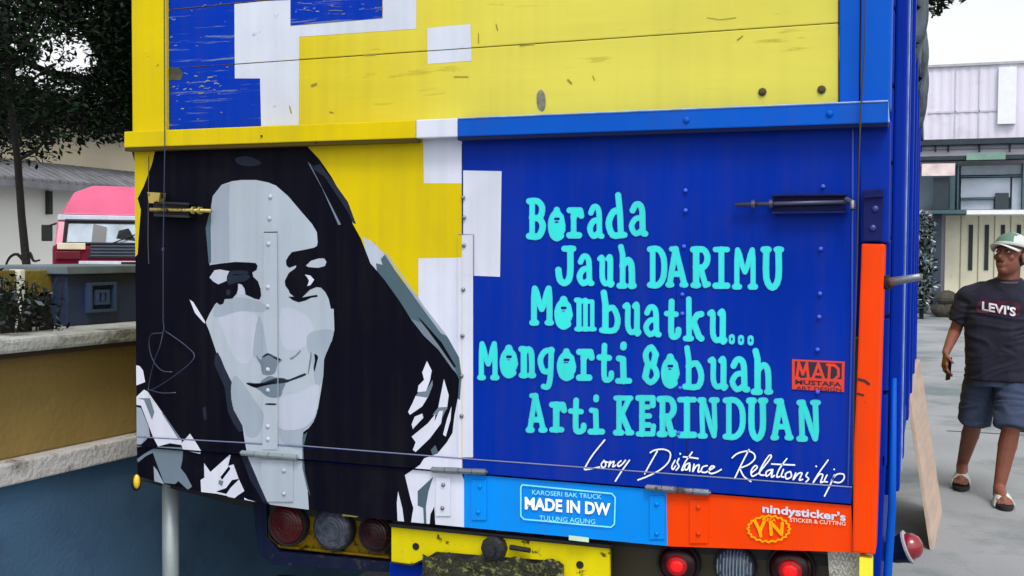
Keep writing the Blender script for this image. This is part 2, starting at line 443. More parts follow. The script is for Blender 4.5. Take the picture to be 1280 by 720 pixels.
def glyph(ch, x0, x1, y0, y1):
    r = 3.9 if ch != '.' else (x1 - x0) / 2 - .3
    if ch in 'MNKEA': r = 3.6
    if ch == 'm': r = 3.1
    if ch in 'e': r = 4.4
    x0 -= .5; x1 += .5
    tf = lambda p: (x0 + r + p[0] * (x1 - x0 - 2 * r), y1 - r - p[1] * (y1 - y0 - 2 * r))
    jit = lambda i: r * (1 + 0.08 * math.sin(i * 5.1 + x0))
    st = [([tf(p) for p in smooth_poly(s, 3, False)] if len(s) > 3 else [tf(p) for p in s], jit(i)) for i, s in enumerate(G[ch])]
    if ch == '.': st = [([((x0 + x1) / 2, y0 + r + .5), ((x0 + x1) / 2, y1 - r - .5)], r)]
    ho = [([tf(p) for p in s], q) for s, q in GH.get(ch, [])]
    if ch == '.': ho = [([((x0 + x1) / 2, (y0 + y1) / 2 - 1), ((x0 + x1) / 2, (y0 + y1) / 2 + 1)], 0.9)]
    return brush(st, ho), brush([(p, q - 1.0) for p, q in st], [(p, q + .6) for p, q in ho])

_fc = {}
def text_polys(s, bold=0.0):
    k = (s, bold)
    if k in _fc: return _fc[k]
    cu = bpy.data.curves.new('t', 'FONT'); cu.body = s; cu.size = 1; cu.offset = bold; cu.resolution_u = 3
    o = bpy.data.objects.new('t', cu); COL.objects.link(o)
    dg = bpy.context.evaluated_depsgraph_get(); me = bpy.data.meshes.new_from_object(o.evaluated_get(dg))
    vs = [(v.co.x, v.co.y) for v in me.vertices]; fs = [tuple(p.vertices) for p in me.polygons]
    bpy.data.objects.remove(o); bpy.data.curves.remove(cu); bpy.data.meshes.remove(me)
    _fc[k] = (vs, fs); return _fc[k]
def text_px(s, a, b, h, y, name, m, parent, bold=0.0):
    """text whose baseline runs from pixel a to pixel b, cap height h px, on plane y"""
    vs, fs = text_polys(s, bold)
    x0 = min(v[0] for v in vs); x1 = max(v[0] for v in vs); z0 = min(v[1] for v in vs if True); hh = 0.72
    mb = MB(); pts = []
    for vx, vy in vs:
        t = (vx - x0) / (x1 - x0); pts.append(P(a[0] + (b[0] - a[0]) * t, a[1] + (b[1] - a[1]) * t - vy / hh * h, y))
    mb.add(pts, fs)
    return mb.build(name, m, parent)

# ================================================================== GROUND
GM = mat('concrete_yard', (138, 141, 144), rough=0.7, var=0.14, scale=0.7, bump=0.35, bscale=50, dirt=(100, 110, 112), dscale=.55, damt=0.52, dsharp=0.12)
gm = MB(); gm.add([(-300, -60, 0), (300, -60, 0), (300, 500, 0), (-300, 500, 0)], [(0, 1, 2, 3)])
setp(gm.build('ground', GM), kind='structure')

jm = mat('joint_dark', (92, 96, 98), rough=.9, var=.3, scale=8)
for y0_ in (7.4, 12.5, 18.0):
    setp(MB().add([(1.3, y0_, .004), (14, y0_ + .3, .004), (14, y0_ + .33, .004), (1.3, y0_ + .03, .004)], [(0, 1, 2, 3)]).build('pavement_joint', jm), kind='structure')
# ================================================================== THE TRUCK
ROOT = empty('cargo_truck', (0, 0, 0), 'blue and yellow wooden-sided truck seen from behind with a painted portrait on its tailgate', 'truck')
XR = P(1112, 300, 0).x
XL = P(168, 300, 0).x

# --- tailgate
DOOR = [(168, 176), (1073, 150), (1064, 630), (171, 557)]
ANG = [(171, 546), (590, 574), (1065.5, 609), (1064, 630), (171, 557)]
Ypan = 0.0
tail = quad_slab([(168, 176), (1073, 150), (1064, 628), (171, 556)], 0.0, 0.035, 'tailgate', BLUE, ROOT, bevel=0.002)
Yang = -0.005
ang = quad_slab(ANG, Yang, 0.0045, 'bottom_angle', BLUE, tail, bevel=0.001)
BEAMP = [(171, 559), (1064, 632), (1067, 690.5), (840, 683), (580, 659), (480, 649.5), (340, 631), (252, 615), (205, 605), (172, 595)]
Ybeam = 0.004
beam = quad_slab(BEAMP, Ybeam, 0.06, 'sill_beam', BLUE, ROOT, bevel=0.0015)
regs = [(DOOR, Ypan, tail), (ANG, Yang, tail), (BEAMP, Ybeam, beam)]
straps = []
def strap(x0, x1, ya, yb, m, parent, y, name='hinge_strap', th=0.004, x0b=None, x1b=None):
    q = [(x0, ya), (x1, ya), (x1b or x1, yb), (x0b or x0, yb)]
    quad_slab(q, y - th, th - 0.0002, name, m, parent, bevel=0.0012)
    regs.append((q, y - th, parent)); return q
strap(329.5, 346, 291, 562, FACE, tail, Ypan, th=0.007, x0b=328, x1b=347)
GAP = mat('gap_shadow_paint', (22, 24, 30), rough=.8)  # dark lines paint the shadow in gaps beside straps and seams
MB().tube([P(347, 291, -.001), P(347.6, 430, -.001), P(348, 562, -.001)], .0013, 5).build('joint_shadow_line', GAP, tail)
MB().tube([P(330, 290.4, -.003), P(347, 290, -.003)], .0013, 5).build('joint_shadow_line', GAP, tail)
MB().tube([P(332, 505, -.0075), P(345, 505.6, -.0075)], .0012, 5).build('joint_shadow_line', GAP, tail)
MB().tube([P(577.6, 180, -.0003), P(577.8, 294, -.0003)], .0012, 5).build('joint_shadow_line', GAP, tail)
MB().tube([P(573, 293, -.003), P(592, 293, -.003), P(592, 345, -.003)], .0012, 5).build('joint_shadow_line', mat('edge_grey', (120, 124, 130)), tail)
MB().tube([P(863, 300, -.001), P(860, 450, -.001), P(858, 590, -.001)], .0012, 5).build('joint_shadow_line', mat('edge_navy', (4, 8, 60)), tail)
strap(572, 591, 294, 572, WHITE, tail, Ypan, th=0.0035)
strap(847, 862, 300, 590, BLUE, tail, Ypan, th=0.0022, x0b=841, x1b=857)
strap(326, 366, 575, 627, FACE, beam, Ybeam, 'hinge_leaf')
strap(545, 563, 597, 645, WHITE, beam, Ybeam, 'hinge_leaf')
strap(589, 608, 600, 650, SKYB, beam, Ybeam, 'hinge_leaf')
strap(812, 831, 620, 674, SKYB, beam, Ybeam, 'hinge_leaf')
strap(862, 885, 625, 679, ORAN, beam, Ybeam, 'hinge_leaf')

LAY = [0]
def art(name, m, pts, sm=0, tol=None):
    LAY[0] += 1
    pl = smooth_poly(pts, sm) if sm else pts
    for reg, y, par in regs:
        c = clip(pl, reg)
        if len(c) < 3: continue
        vs = [P(a, b, y - 0.0003 - 0.00002 * LAY[0]) for a, b in c]
        tr = tessellate_polygon([[Vector((a, -b, 0)) for a, b in c]])
        MB().add(vs, [tuple(t) for t in tr]).build(name, m, par)
def Z(ox, oy, s, pts): return [(ox + a / s, oy + b / s) for a, b in pts]

art('painted_block', YEL, [(160, 150), (577, 140), (578, 640), (170, 700)])
art('painted_block', WHITE, [(528, 140), (577.5, 140), (577.5, 229), (530, 229)])
art('painted_block', WHITE, [(523, 323), (577, 322), (577, 592), (580, 600), (580, 720), (480, 720), (480, 560), (523, 560)])
art('painted_block', WHITE, [(579, 213), (627, 214), (625, 346), (579, 344)])
art('painted_block', SKYB, [(580, 591.5), (833, 612), (835, 720), (580, 720)])
art('painted_block', ORAN, [(833, 612), (1090, 634), (1090, 720), (835, 720)])
# hair
art('painted_hair', SLATE, [(455, 298), (468, 304), (481, 318), (494, 338), (508, 357), (520, 374), (535, 392), (560, 422), (574, 447), (577, 470), (575, 500), (540, 480), (500, 420), (470, 360)])
art('painted_hair', FACEL, [(454, 296), (462, 300), (471, 307), (481, 318), (476, 324), (478, 331), (470, 329), (471, 339), (464, 332), (458, 322)])
art('painted_hair', FACEM, Z(420, 260, 4.5, [(270, 255), (290, 262), (410, 430), (500, 560), (610, 700), (625, 720), (590, 705), (440, 500), (380, 400)]))
HAIR = [(198, 170), (190, 205), (180, 232), (172, 248), (176, 262), (173, 300), (172, 318), (160, 330), (160, 700), (514, 700), (514, 652), (516.7, 635), (513, 623), (509, 606), (506, 594),
        (512, 590), (525, 581), (530, 573), (546.7, 567), (558.5, 553), (565.6, 541), (568, 520), (572.6, 496), (574, 474), (565, 457), (545, 430), (531, 418), (520, 405), (515.6, 402), (500, 377), (480, 349), (463, 329),
        (451, 298), (441, 280), (438, 268), (428, 246), (415, 222), (400, 200), (385, 184), (380, 170)]
art('painted_hair', INK, HAIR)
art('painted_hair', FACEK, Z(360, 180, 4, [(100, 90), (125, 110), (160, 100), (250, 220), (300, 290), (340, 400), (325, 395), (300, 340), (240, 250), (180, 160), (130, 130)]))
art('painted_hair', FACED, Z(360, 180, 4, [(98, 90), (110, 100), (265, 402), (252, 405), (170, 220)]))
art('painted_hair', HAIRG, [(294, 198), (308, 195), (322, 200), (326, 205), (312, 208), (298, 205)], 2)
art('painted_hair', FACED, [(513, 398), (527, 404), (545, 424), (562, 447), (572, 468), (566, 462), (548, 437), (530, 420)], 0)
art('painted_hair', INK, [(522, 396), (527, 400), (552, 428), (570, 458), (568, 460), (548, 431)], 0)
# hair, locks to the right
Q = lambda p: Z(490, 430, 4.235, p)
art('painted_highlight', WHITE, Q([(185, 90), (210, 140), (202, 190), (180, 250), (135, 255), (140, 220), (170, 190), (160, 150)]))
art('painted_highlight', WHITE, Q([(125, 275), (190, 280), (160, 330), (95, 375), (85, 360), (110, 310)]))
art('painted_highlight', FACED, Q([(140, 255), (180, 250), (215, 190), (215, 220), (190, 285), (125, 275)]))
art('painted_highlight', WHITE, Q([(160, 368), (166, 390), (110, 450), (104, 425), (120, 385)]))
art('painted_highlight', WHITE, Q([(275, 185), (300, 270), (292, 335), (245, 335), (260, 260)]))
art('painted_highlight', FACED, Q([(245, 335), (295, 338), (282, 356), (262, 400), (235, 420), (240, 375), (215, 375)]))
art('painted_highlight', WHITE, Q([(270, 352), (260, 420), (200, 500), (125, 572), (110, 560), (125, 520), (104, 490), (190, 420), (230, 370), (225, 410), (250, 355)]))
art('painted_highlight', WHITE, Q([(315, 330), (310, 400), (285, 490), (270, 480), (290, 400)]))
art('painted_highlight', SLATE, Q([(205, 560), (230, 535), (245, 575), (215, 590)]))
art('painted_highlight', WHITE, [(497.6, 614), (503, 636), (505, 652), (497, 652), (496, 629)])
Q = lambda p: Z(480, 560, 6.54, p)
art('painted_highlight', SLATE, Q([(402, 235), (300, 330), (275, 352), (275, 470), (320, 490), (328, 640), (348, 640), (342, 480), (362, 360)]))
art('painted_highlight', INK, Q([(412, 478), (380, 540), (372, 640), (420, 640)]))
# left bright petals
Q = lambda p: Z(165, 440, 4, p)
art('painted_highlight', WHITE, Q([(15, 65), (38, 70), (55, 92), (66, 150), (15, 170)]))
art('painted_highlight', WHITE, Q([(10, 235), (60, 188), (78, 197), (248, 440), (248, 465), (190, 456), (130, 472), (105, 425), (45, 268), (10, 262)]))
art('painted_highlight', FACED, Q([(25, 232), (90, 230), (112, 300), (100, 340), (60, 240)]))
art('painted_highlight', FACED, Q([(145, 300), (160, 312), (240, 430), (232, 436)]))
art('painted_highlight', FACEM, Q([(10, 272), (45, 280), (82, 372), (92, 432), (62, 420), (46, 462), (10, 462)]))
art('painted_highlight', WHITE, Q([(245, 458), (290, 408), (318, 450), (347, 497), (340, 510), (255, 490)]))
art('painted_highlight', FACED, Q([(24, 536), (60, 510), (100, 487), (135, 472), (250, 478), (256, 492), (112, 500), (70, 520), (30, 552)]))
art('painted_highlight', FACED, Q([(100, 492), (256, 490), (252, 540), (243, 580), (270, 615), (300, 672), (280, 690), (232, 645), (215, 660), (160, 655), (128, 570)]))
art('painted_highlight', FACEM, Q([(108, 570), (125, 590), (160, 660), (112, 650)]))
Q = lambda p: Z(160, 500, 4, p)
art('painted_highlight', WHITE, Q([(380, 315), (412, 360), (515, 268), (500, 330), (528, 322), (552, 390), (582, 455), (545, 480), (528, 496), (490, 478), (440, 468), (366, 460), (363, 400), (382, 388)]))
art('painted_highlight', INK, Q([(462, 385), (505, 330), (512, 345), (470, 400)]))
art('painted_highlight', INK, Q([(440, 458), (490, 440), (520, 400), (560, 393), (540, 412), (512, 440), (492, 470)]))
art('painted_highlight', FACED, Q([(455, 400), (478, 405), (470, 432), (452, 420)]))
art('painted_highlight', WHITE, Q([(580, 488), (600, 498), (636, 508), (632, 522), (585, 510)]))
art('painted_hair', HAIRG, Q([(560, 262), (592, 270), (640, 370), (690, 470), (735, 560), (700, 560), (655, 470), (610, 400)]))
art('painted_hair', HAIRG, Q([(372, 40), (380, 100), (395, 95), (388, 30)]))
# face
art('painted_face', FACE, [(264, 257), (266, 245), (277, 231), (290, 226.5), (302, 225), (320, 225), (335, 228), (345, 232), (360, 245), (377, 265), (390, 280), (396, 290), (397, 302), (403, 320),
                           (408, 350), (412, 368), (417, 385), (418, 412), (415, 426), (408, 438), (405, 450), (404, 470), (401, 490), (397.5, 510), (392, 527), (386, 535), (379, 540), (377.5, 557), (379, 585), (384, 605), (387, 650),
                           (346, 650), (341, 634), (334, 627), (325, 607), (320, 595), (310, 572), (306, 552), (303, 532), (292, 513), (290, 500), (290, 478), (280, 460), (271, 442), (262, 415), (257, 403),
                           (262, 392), (268, 382), (262, 340), (263, 300)])
art('painted_face', FACEM, [(264, 257), (266, 245), (277, 231), (287, 230), (286, 262), (287, 328), (262, 330), (263, 300)])
art('painted_face', SLATE, [(257, 285), (263, 262), (264, 328), (261, 330)])
art('painted_face', FACEL, [(273, 392), (290, 388), (318, 392), (322, 405), (317, 440), (308, 455), (294, 448), (283, 425)], 2)
art('painted_face', FACEL, [(352, 385), (380, 392), (392, 410), (382, 432), (360, 438), (350, 420)], 2)
art('painted_face', FACEM, [(268, 384), (282, 373), (305, 372), (330, 380), (330, 390), (300, 389), (270, 397)], 3)
art('painted_hair', FACEK, [(272, 440), (281, 460), (290, 480), (291, 497), (292, 512), (303, 532), (299, 540), (285, 515), (281, 485), (268, 455)], 2)
art('painted_face', FACEM, [(323, 395), (330, 415), (334, 450), (322, 448), (316, 440)], 3)
art('painted_face', FACEM, [(385, 418), (402, 412), (417, 414), (412, 432), (405, 450), (402, 478), (394, 480), (390, 452), (384, 435)], 3)
art('painted_face', FACEM, [(296, 470), (318, 500), (330, 520), (322, 545), (308, 545), (302, 528), (291, 508), (289, 482)], 3)
art('painted_face', FACEM, [(352, 520), (380, 520), (396, 512), (391, 528), (378, 541), (378, 562), (352, 552)], 3)
art('painted_face', SLATE, [(378, 545), (384, 540), (379, 560), (381, 590), (388, 620), (384, 612), (378, 585)], 0)
Q = lambda p: Z(290, 400, 5.143, p)
art('painted_nose', FACEM, Q([(185, 60), (200, 40), (210, 180), (230, 215), (160, 225), (150, 190)]), 3)
art('painted_nose', FACED, Q([(158, 225), (186, 255), (230, 215), (288, 238), (322, 258), (292, 288), (272, 345), (200, 352), (184, 290), (163, 255)]), 3)
art('painted_nose', FACEK, Q([(190, 243), (212, 220), (235, 214), (262, 232), (286, 240), (312, 252), (300, 262), (268, 245), (235, 226), (205, 240)]), 3)
art('painted_nose', FACED, Q([(372, 245), (405, 228), (440, 192), (436, 212), (405, 240), (380, 256)]), 3)
art('painted_mouth', FACED, Q([(185, 405), (215, 372), (245, 360), (290, 371), (340, 374), (300, 395)]), 3)
art('painted_mouth', FACED, Q([(150, 432), (190, 425), (250, 415), (340, 402), (326, 450), (310, 492), (260, 500), (215, 485), (185, 458)]), 3)
art('painted_mouth', FACEK, Q([(92, 410), (110, 402), (150, 407), (200, 402), (245, 385), (300, 372), (345, 380), (372, 380), (465, 343), (469, 358), (372, 394), (345, 404), (250, 415), (190, 428), (150, 436)]), 3)
art('painted_mouth', INK, Q([(100, 413), (150, 410), (210, 408), (270, 395), (270, 405), (190, 424), (150, 432)]), 3)
art('painted_mouth', FACEK, Q([(218, 536), (278, 536), (280, 547), (218, 545)]), 3)
art('painted_face', FACED, Q([(505, 215), (512, 215), (508, 270), (498, 320), (490, 350), (488, 330)]), 3)
art('painted_face', INK, Q([(530, 218), (553, 235), (546, 270), (530, 332), (526, 300), (533, 260)]), 3)
art('painted_face', FACEL, Q([(300, 510), (420, 470), (520, 420), (560, 430), (548, 560), (520, 640), (440, 700), (300, 690)]), 3)
# eyes
Q = lambda p: Z(250, 310, 7.2, p)
art('painted_eye', INK, Q([(60, 165), (100, 152), (180, 140), (320, 125), (440, 130), (500, 135), (519, 160), (508, 198), (470, 220), (480, 260), (522, 300), (545, 370), (551, 430), (532, 466), (490, 455), (430, 428),
                           (410, 420), (400, 362), (375, 328), (342, 320), (342, 370), (330, 412), (290, 455), (222, 460), (210, 500), (180, 512), (150, 492), (100, 545), (70, 602), (45, 672), (0, 600), (0, 165)]))
art('painted_eye', FACEL, Q([(85, 265), (130, 200), (180, 193), (272, 210), (243, 250), (240, 295), (165, 327), (120, 302)]))
art('painted_eye', HAIRG, Q([(262, 212), (300, 204), (350, 200), (410, 206), (440, 222), (420, 238), (380, 240), (330, 236), (300, 240), (262, 262), (248, 250)]), 2)
art('painted_eye', FACEK, Q([(250, 262), (300, 246), (380, 244), (430, 240), (450, 262), (400, 300), (330, 310), (262, 330), (246, 300)]), 2)
art('painted_eye', HAIRG, Q([(235, 385), (262, 372), (275, 395), (262, 425), (240, 420)]), 2)
art('painted_eye', FACEL, Q([(345, 325), (372, 332), (395, 370), (402, 420), (360, 425), (340, 405)]))
Q = lambda p: Z(340, 290, 7.2, p)
art('painted_eye', INK, Q([(410, 95), (405, 125), (380, 140), (290, 160), (180, 180), (150, 215), (125, 258), (130, 300), (155, 322), (218, 298), (214, 322), (150, 370), (115, 440), (120, 482), (148, 520), (160, 550), (198, 582),
                           (145, 582), (190, 615), (240, 632), (300, 617), (350, 592), (412, 582), (405, 565), (340, 575), (270, 590), (300, 560), (340, 520), (400, 495), (440, 500), (480, 540), (510, 600), (530, 690), (620, 690), (620, 95)]))
art('painted_eye', FACE, Q([(305, 303), (350, 260), (420, 238), (470, 238), (490, 268), (477, 305), (420, 322), (330, 316)]))
art('painted_eye', WHITE, Q([(295, 383), (345, 392), (380, 430), (347, 477), (318, 487), (333, 440), (315, 405)]))
art('painted_highlight', WHITE, Z(160, 340, 4, [(308, 138), (326, 150), (384, 245), (386, 258), (375, 250), (335, 205)]))

# rivets
def rivet(px, py, y, m, parent, r=0.0055, name='rivet'):
    return MB().lathe(P(px, py, y), (0, -1, 0), [(-0.001, r), (0.0015, r), (0.0035, r * .75), (0.0048, r * .3), (0.005, 0.0003)], 10).build(name, m, parent, smooth=True)
for x, y in [(338, 246), (337, 273), (336, 305), (335, 359), (335, 383), (335, 462), (335, 488), (335, 533), (335, 549)]:
    rivet(x, y, -0.0072 if y > 292 else -.0012, FACEL, tail, .0068)
for x, y in [(355, 588), (355, 617)]: rivet(x, y, -0.002, FACEL, beam, 0.006)
for x, y in [(579, 247), (580, 272), (580, 307), (579, 362), (578, 420), (577, 470), (577, 520)]: rivet(x, y, -0.005, STEEL, tail)
for x, y in [(554, 606), (553, 635)]: rivet(x, y, -0.002, STEEL, beam)
for x, y in [(600, 608), (598, 640), (821, 630), (821, 667)]: rivet(x, y, -0.002, SKYB, beam)
for x, y in [(873, 634), (873, 667)]: rivet(x, y, -0.002, ORAN, beam)
RB = pmat('paint_rivet_blue', (70, 100, 220))
for x, y in [(857, 238), (857, 263), (855, 308), (853, 368), (853, 392), (850, 485), (848, 541), (1029, 233), (1026, 311), (1025, 367), (1024, 396), (1022, 437), (1022, 490)]:
    rivet(x, y, -0.0045, RB, tail, 0.005)
# hinge barrels
for (x0, y0, x1, y1) in [(302, 566, 372, 572), (540, 587, 608, 590), (808, 609, 887, 616)]:
    a = P(x0, y0, -0.008); b = P(x1, y1, -0.008); mb = MB()
    for k in range(4):
        p = a.lerp(b, k / 4 + .006); q = a.lerp(b, (k + 1) / 4 - .006)
        mb.tube([p, q], 0.0085 if k % 2 else 0.0078, 12)
    mb.tube([a.lerp(b, -.02), a.lerp(b, 1.02)], 0.004, 8)
    mb.build('hinge_barrel', STEEL if x0 > 400 else mat('painted_steel_grey', (128, 140, 146), rough=.4, metal=.3, bump=.2), tail, smooth=False)
# pale tube paints the highlight on the folded edge of the sheet
edge = MB().tube([P(171, 546, -.0055), P(380, 557.5, -.0055), P(590, 574, -.0055), P(1065, 609, -.0055)], 0.0018, 6).build('sheet_edge_and_highlight', mat('edge_highlight', (110, 118, 150), rough=.4, metal=.2), tail)
MB().tube([P(1066, 160, -.002), P(1065, 400, -.002), P(1060, 606, -.002)], 0.0022, 6).build('sheet_edge_and_highlight', mat('edge_blue', (40, 70, 170), rough=.4), tail)

# letters
for ln in LINES:
    for ch, a, b, c, d in ln:
        g0, g1 = glyph(ch, a, b, c, d)
        flat(g0, -0.00245, 'letter', CYANE, tail); flat(g1, -0.00249, 'letter_fill', CYAN, tail)
# handwriting
S1 = lambda p: Z(720, 550, 7.11, p)
S2 = lambda p: Z(890, 550, 7.11, p)
hand = [S1(q) for q in [
    [(255, 0), (150, 130), (85, 235), (78, 262), (130, 256), (210, 240)],
    [(250, 182), (225, 215), (235, 245), (262, 232), (262, 200), (245, 188), (290, 200)],
    [(305, 190), (290, 238), (310, 205), (338, 192), (326, 238), (352, 225)],
    [(400, 185), (372, 210), (378, 235), (410, 215), (440, 180)],
    [(475, 180), (410, 270), (350, 365)],
    [(660, 112), (700, 90), (770, 82), (825, 100), (840, 140), (815, 205), (740, 270), (630, 325), (550, 355)],
    [(722, 100), (665, 200), (610, 300)],
    [(880, 180), (852, 235), (862, 262), (885, 230)],
    [(915, 165), (900, 200), (915, 235), (890, 268)], [(925, 120), (928, 124)],
    [(1032, 108), (975, 190), (940, 265), (960, 262)], [(955, 150), (1020, 155), (1085, 165)],
    [(1010, 205), (975, 220), (965, 258), (990, 262), (1012, 215), (1010, 275)],
    [(1050, 215), (1038, 280), (1065, 235), (1095, 222), (1085, 282), (1110, 275)],
    [(1165, 228), (1125, 240), (1115, 280), (1150, 288), (1180, 270)],
    [(1185, 270), (1230, 240), (1205, 232), (1178, 275), (1200, 298), (1250, 285), (1290, 262)]]]
hand += [S2(q) for q in [
    [(180, 158), (230, 118), (320, 98), (375, 125), (378, 170), (330, 215), (262, 245)],
    [(328, 85), (262, 215), (200, 345)], [(250, 260), (285, 325), (345, 368)],
    [(352, 292), (402, 245), (382, 228), (348, 275), (358, 322), (405, 300)],
    [(410, 300), (522, 160), (505, 140), (435, 250), (425, 305), (465, 312)],
    [(528, 262), (485, 280), (482, 322), (515, 300), (540, 262), (528, 328), (555, 315)],
    [(665, 165), (600, 255), (575, 325), (600, 325)], [(530, 213), (630, 218), (735, 222)],
    [(635, 262), (615, 320), (640, 330)],
    [(695, 280), (655, 300), (662, 345), (705, 325), (700, 285)],
    [(745, 292), (722, 352), (765, 300), (800, 295), (775, 355), (805, 350)],
    [(850, 290), (835, 320), (860, 345), (835, 372)], [(925, 232), (928, 236)],
    [(1032, 178), (945, 300), (900, 378), (950, 310), (985, 310), (965, 375), (990, 370)],
    [(1022, 312), (998, 365), (1025, 372)], [(1085, 260), (1087, 262)],
    [(1088, 312), (1050, 400), (1000, 498)], [(1062, 360), (1110, 305), (1168, 305), (1172, 345), (1135, 378), (1085, 372)]]]
WHT = pmat('paint_script_white', (232, 236, 248), damt=0.25)
for s in hand:
    flat(brush([(smooth_poly(s, 4, False), .92)], res=0.5), -0.0058, 'handwriting_stroke', WHT, tail)
# stamp
st = [(990, 449), (1056, 452), (1055, 490), (990, 486.5)]
flat([st], -0.0031, 'stamp_block', RED, tail)
flat([[(993.5, 451.5), (1052.5, 454), (1052, 474), (993.5, 472)]], -0.0033, 'stamp_ground', mat('stamp_dark', (34, 8, 40), rough=.6), tail)
mad = [[(996,472),(998.5,453.5)], [(998.5,453.5),(1003.5,468),(1008.5,454)], [(1008.5,454),(1010.5,473)], [(994.5,472.5),(998.5,472.5)], [(1007.5,473.5),(1013,473.5)],
       [(1016,473.5),(1023,454.5),(1030,474.5)], [(1018.5,467.5),(1027.5,468)], [(1014,473.8),(1019,474)], [(1027,474.6),(1032.5,474.6)], [(1036,475),(1037,456)], [(1034,456),(1043,456.5),(1048,461),(1048,470),(1042,475.6),(1034,475.2)]]
flat(brush([(q, 1.7) for q in mad], res=.45, k=.4), -0.0035, 'stamp_lettering', RED, tail)
text_px('MUSTAFA', (994, 480), (1052, 483.5), 5.5, -0.0036, 'stamp_lettering', mat('stamp_dark', (34, 8, 40)), tail, 0.03)
text_px('ART DESIGN', (995, 487), (1052, 489.5), 4.5, -0.0036, 'stamp_lettering', mat('stamp_dark', (34, 8, 40)), tail, 0.01)
# sill beam lettering
cyanp = pmat('paint_pale_cyan', (130, 225, 255), damt=.2)
fr = smooth_poly([(653, 606), (765, 617), (769, 622), (768, 655), (764, 659), (655, 649), (651, 645), (651, 609)], 1)
flat(brush([(fr + [fr[0]], 0.9)], res=0.5, k=0), -0.0008, 'badge_frame', cyanp, beam)
text_px('MADE IN DW', (656, 636), (763, 644), 15, -0.0008, 'badge_lettering', mat('paint_bright_white', (240, 248, 250), rough=.4), beam, 0.035)
text_px('KAROSERI BAK TRUCK', (665, 618), (752, 624), 6, -0.0008, 'badge_lettering', cyanp, beam, 0.01)
text_px('TULUNG AGUNG', (674, 650), (744, 655), 6, -0.0008, 'badge_lettering', cyanp, beam, 0.01)
pink = pmat('paint_pale_pink', (238, 190, 170), damt=.2)
text_px("nindysticker's", (953, 640), (1057, 651), 10, -0.0008, 'sticker_lettering', WHITE, beam, 0.03)
text_px('STICKER & CUTTING', (987, 652), (1057, 657), 5, -0.0008, 'sticker_lettering', pink, beam, 0.015)
# gold emblem ring and letters
ring = [(961 + (27 - (2.5 if k % 2 else 0)) * math.cos(k * math.pi / 20), 661 + (17 - (2 if k % 2 else 0)) * math.sin(k * math.pi / 20)) for k in range(40)]
flat(brush([(ring + [ring[0]], 1.1)], res=.5, k=0), -0.0008, 'emblem_ring', GOLD, beam)
flat(brush([([(944, 652), (950, 664), (956, 650)], 2.0), ([(950, 664), (951, 670)], 2.0), ([(964, 668), (963, 652), (977, 668), (978, 654)], 2.0)], res=.5), -0.0009, 'emblem_lettering', GOLD, beam)
text_px('DESA', (953, 651), (970, 652), 4, -0.0009, 'emblem_lettering', GOLD, beam, .02)
flat([[(711, 669), (736, 672), (736, 678), (711, 675)]], -0.0009, 'paper_tag', mat('tag_pale', (190, 215, 190)), beam)

# --- rail across the top of the tailgate (angle iron, painted in three colours)
RT = lambda x: 164.5 - (x - 155) * 0.0405
RBm = lambda x: 188.5 - (x - 155) * 0.0325
for a, b, m, nm in [(155, 519.5, YEL, 'top_rail'), (520, 571.5, WHITE, 'top_rail'), (572, 1111, BLUEL, 'top_rail')]:
    mb = MB(); y0 = -0.045
    mb.prism([P(a, RT(a), y0), P(b, RT(b), y0), P(b, RBm(b) - 4, y0), P(a, RBm(a) - 4, y0)], (0, 0.043, 0))
    quadm = mb.build(nm, m, ROOT, bevel=0.003)
WORN_HL = mat('worn_highlight_blue', (120, 150, 200), rough=.5, var=.3, scale=30)  # worn rail edge, also the painted highlight on the stake
MB().tube([P(573, RT(573) + .5, -.0455), P(840, RT(840) + .5, -.0455), P(1110, RT(1110) + .5, -.0455), P(1111, RBm(1111) - 5, -.0455)], .0022, 5).build('rail_edge', WORN_HL, ROOT)
for a_, b_, m_ in [(156, 519, mat('underside_shade_ochre', (96, 78, 8), rough=.6)), (572, 1110, mat('underside_shade_blue', (4, 20, 84), rough=.6))]:  # shadow under the rail painted as darker strips
    MB().prism([P(a_, RBm(a_) - 3.6, -.043), P(b_, RBm(b_) - 3.6, -.043), P(b_, RBm(b_) + .5, -.036), P(a_, RBm(a_) + .5, -.036)], (0, .034, 0)).build('rail_shade_lip', m_, ROOT)
for x, y in [(858, 150), (1037, 142)]: rivet(x, y, -0.046, BLUEL, ROOT, 0.008)
for x, y in [(327, 170), (395, 178)]: rivet(x, y, -0.046, DSTEEL, ROOT, 0.003)
# --- posts
quad_slab([(163, -90), (206, -90), (207, 166), (165, 168)], -0.012, 0.08, 'corner_post', YEL, ROOT, bevel=0.006)
quad_slab([(1049, -90), (1077, -90), (1074, 140), (1049, 140)], -0.006, 0.08, 'corner_post', BLUEL, ROOT, bevel=0.005)
quad_slab([(1078, -90), (1117, -90), (1113, 136), (1075, 136)], -0.016, 0.09, 'corner_post', BLUEL, ROOT, bevel=0.006)
quad_slab([(1074, 150), (1113, 148), (1111, 303), (1076, 303)], 0.0, 0.09, 'corner_post', BLUE, ROOT, bevel=0.004)
quad_slab([(1077, 304), (1106, 305), (1100, 500), (1094, 694), (1065.5, 691), (1067, 560), (1072, 450)], -0.008, 0.10, 'corner_post', ORAN, ROOT, bevel=0.005)
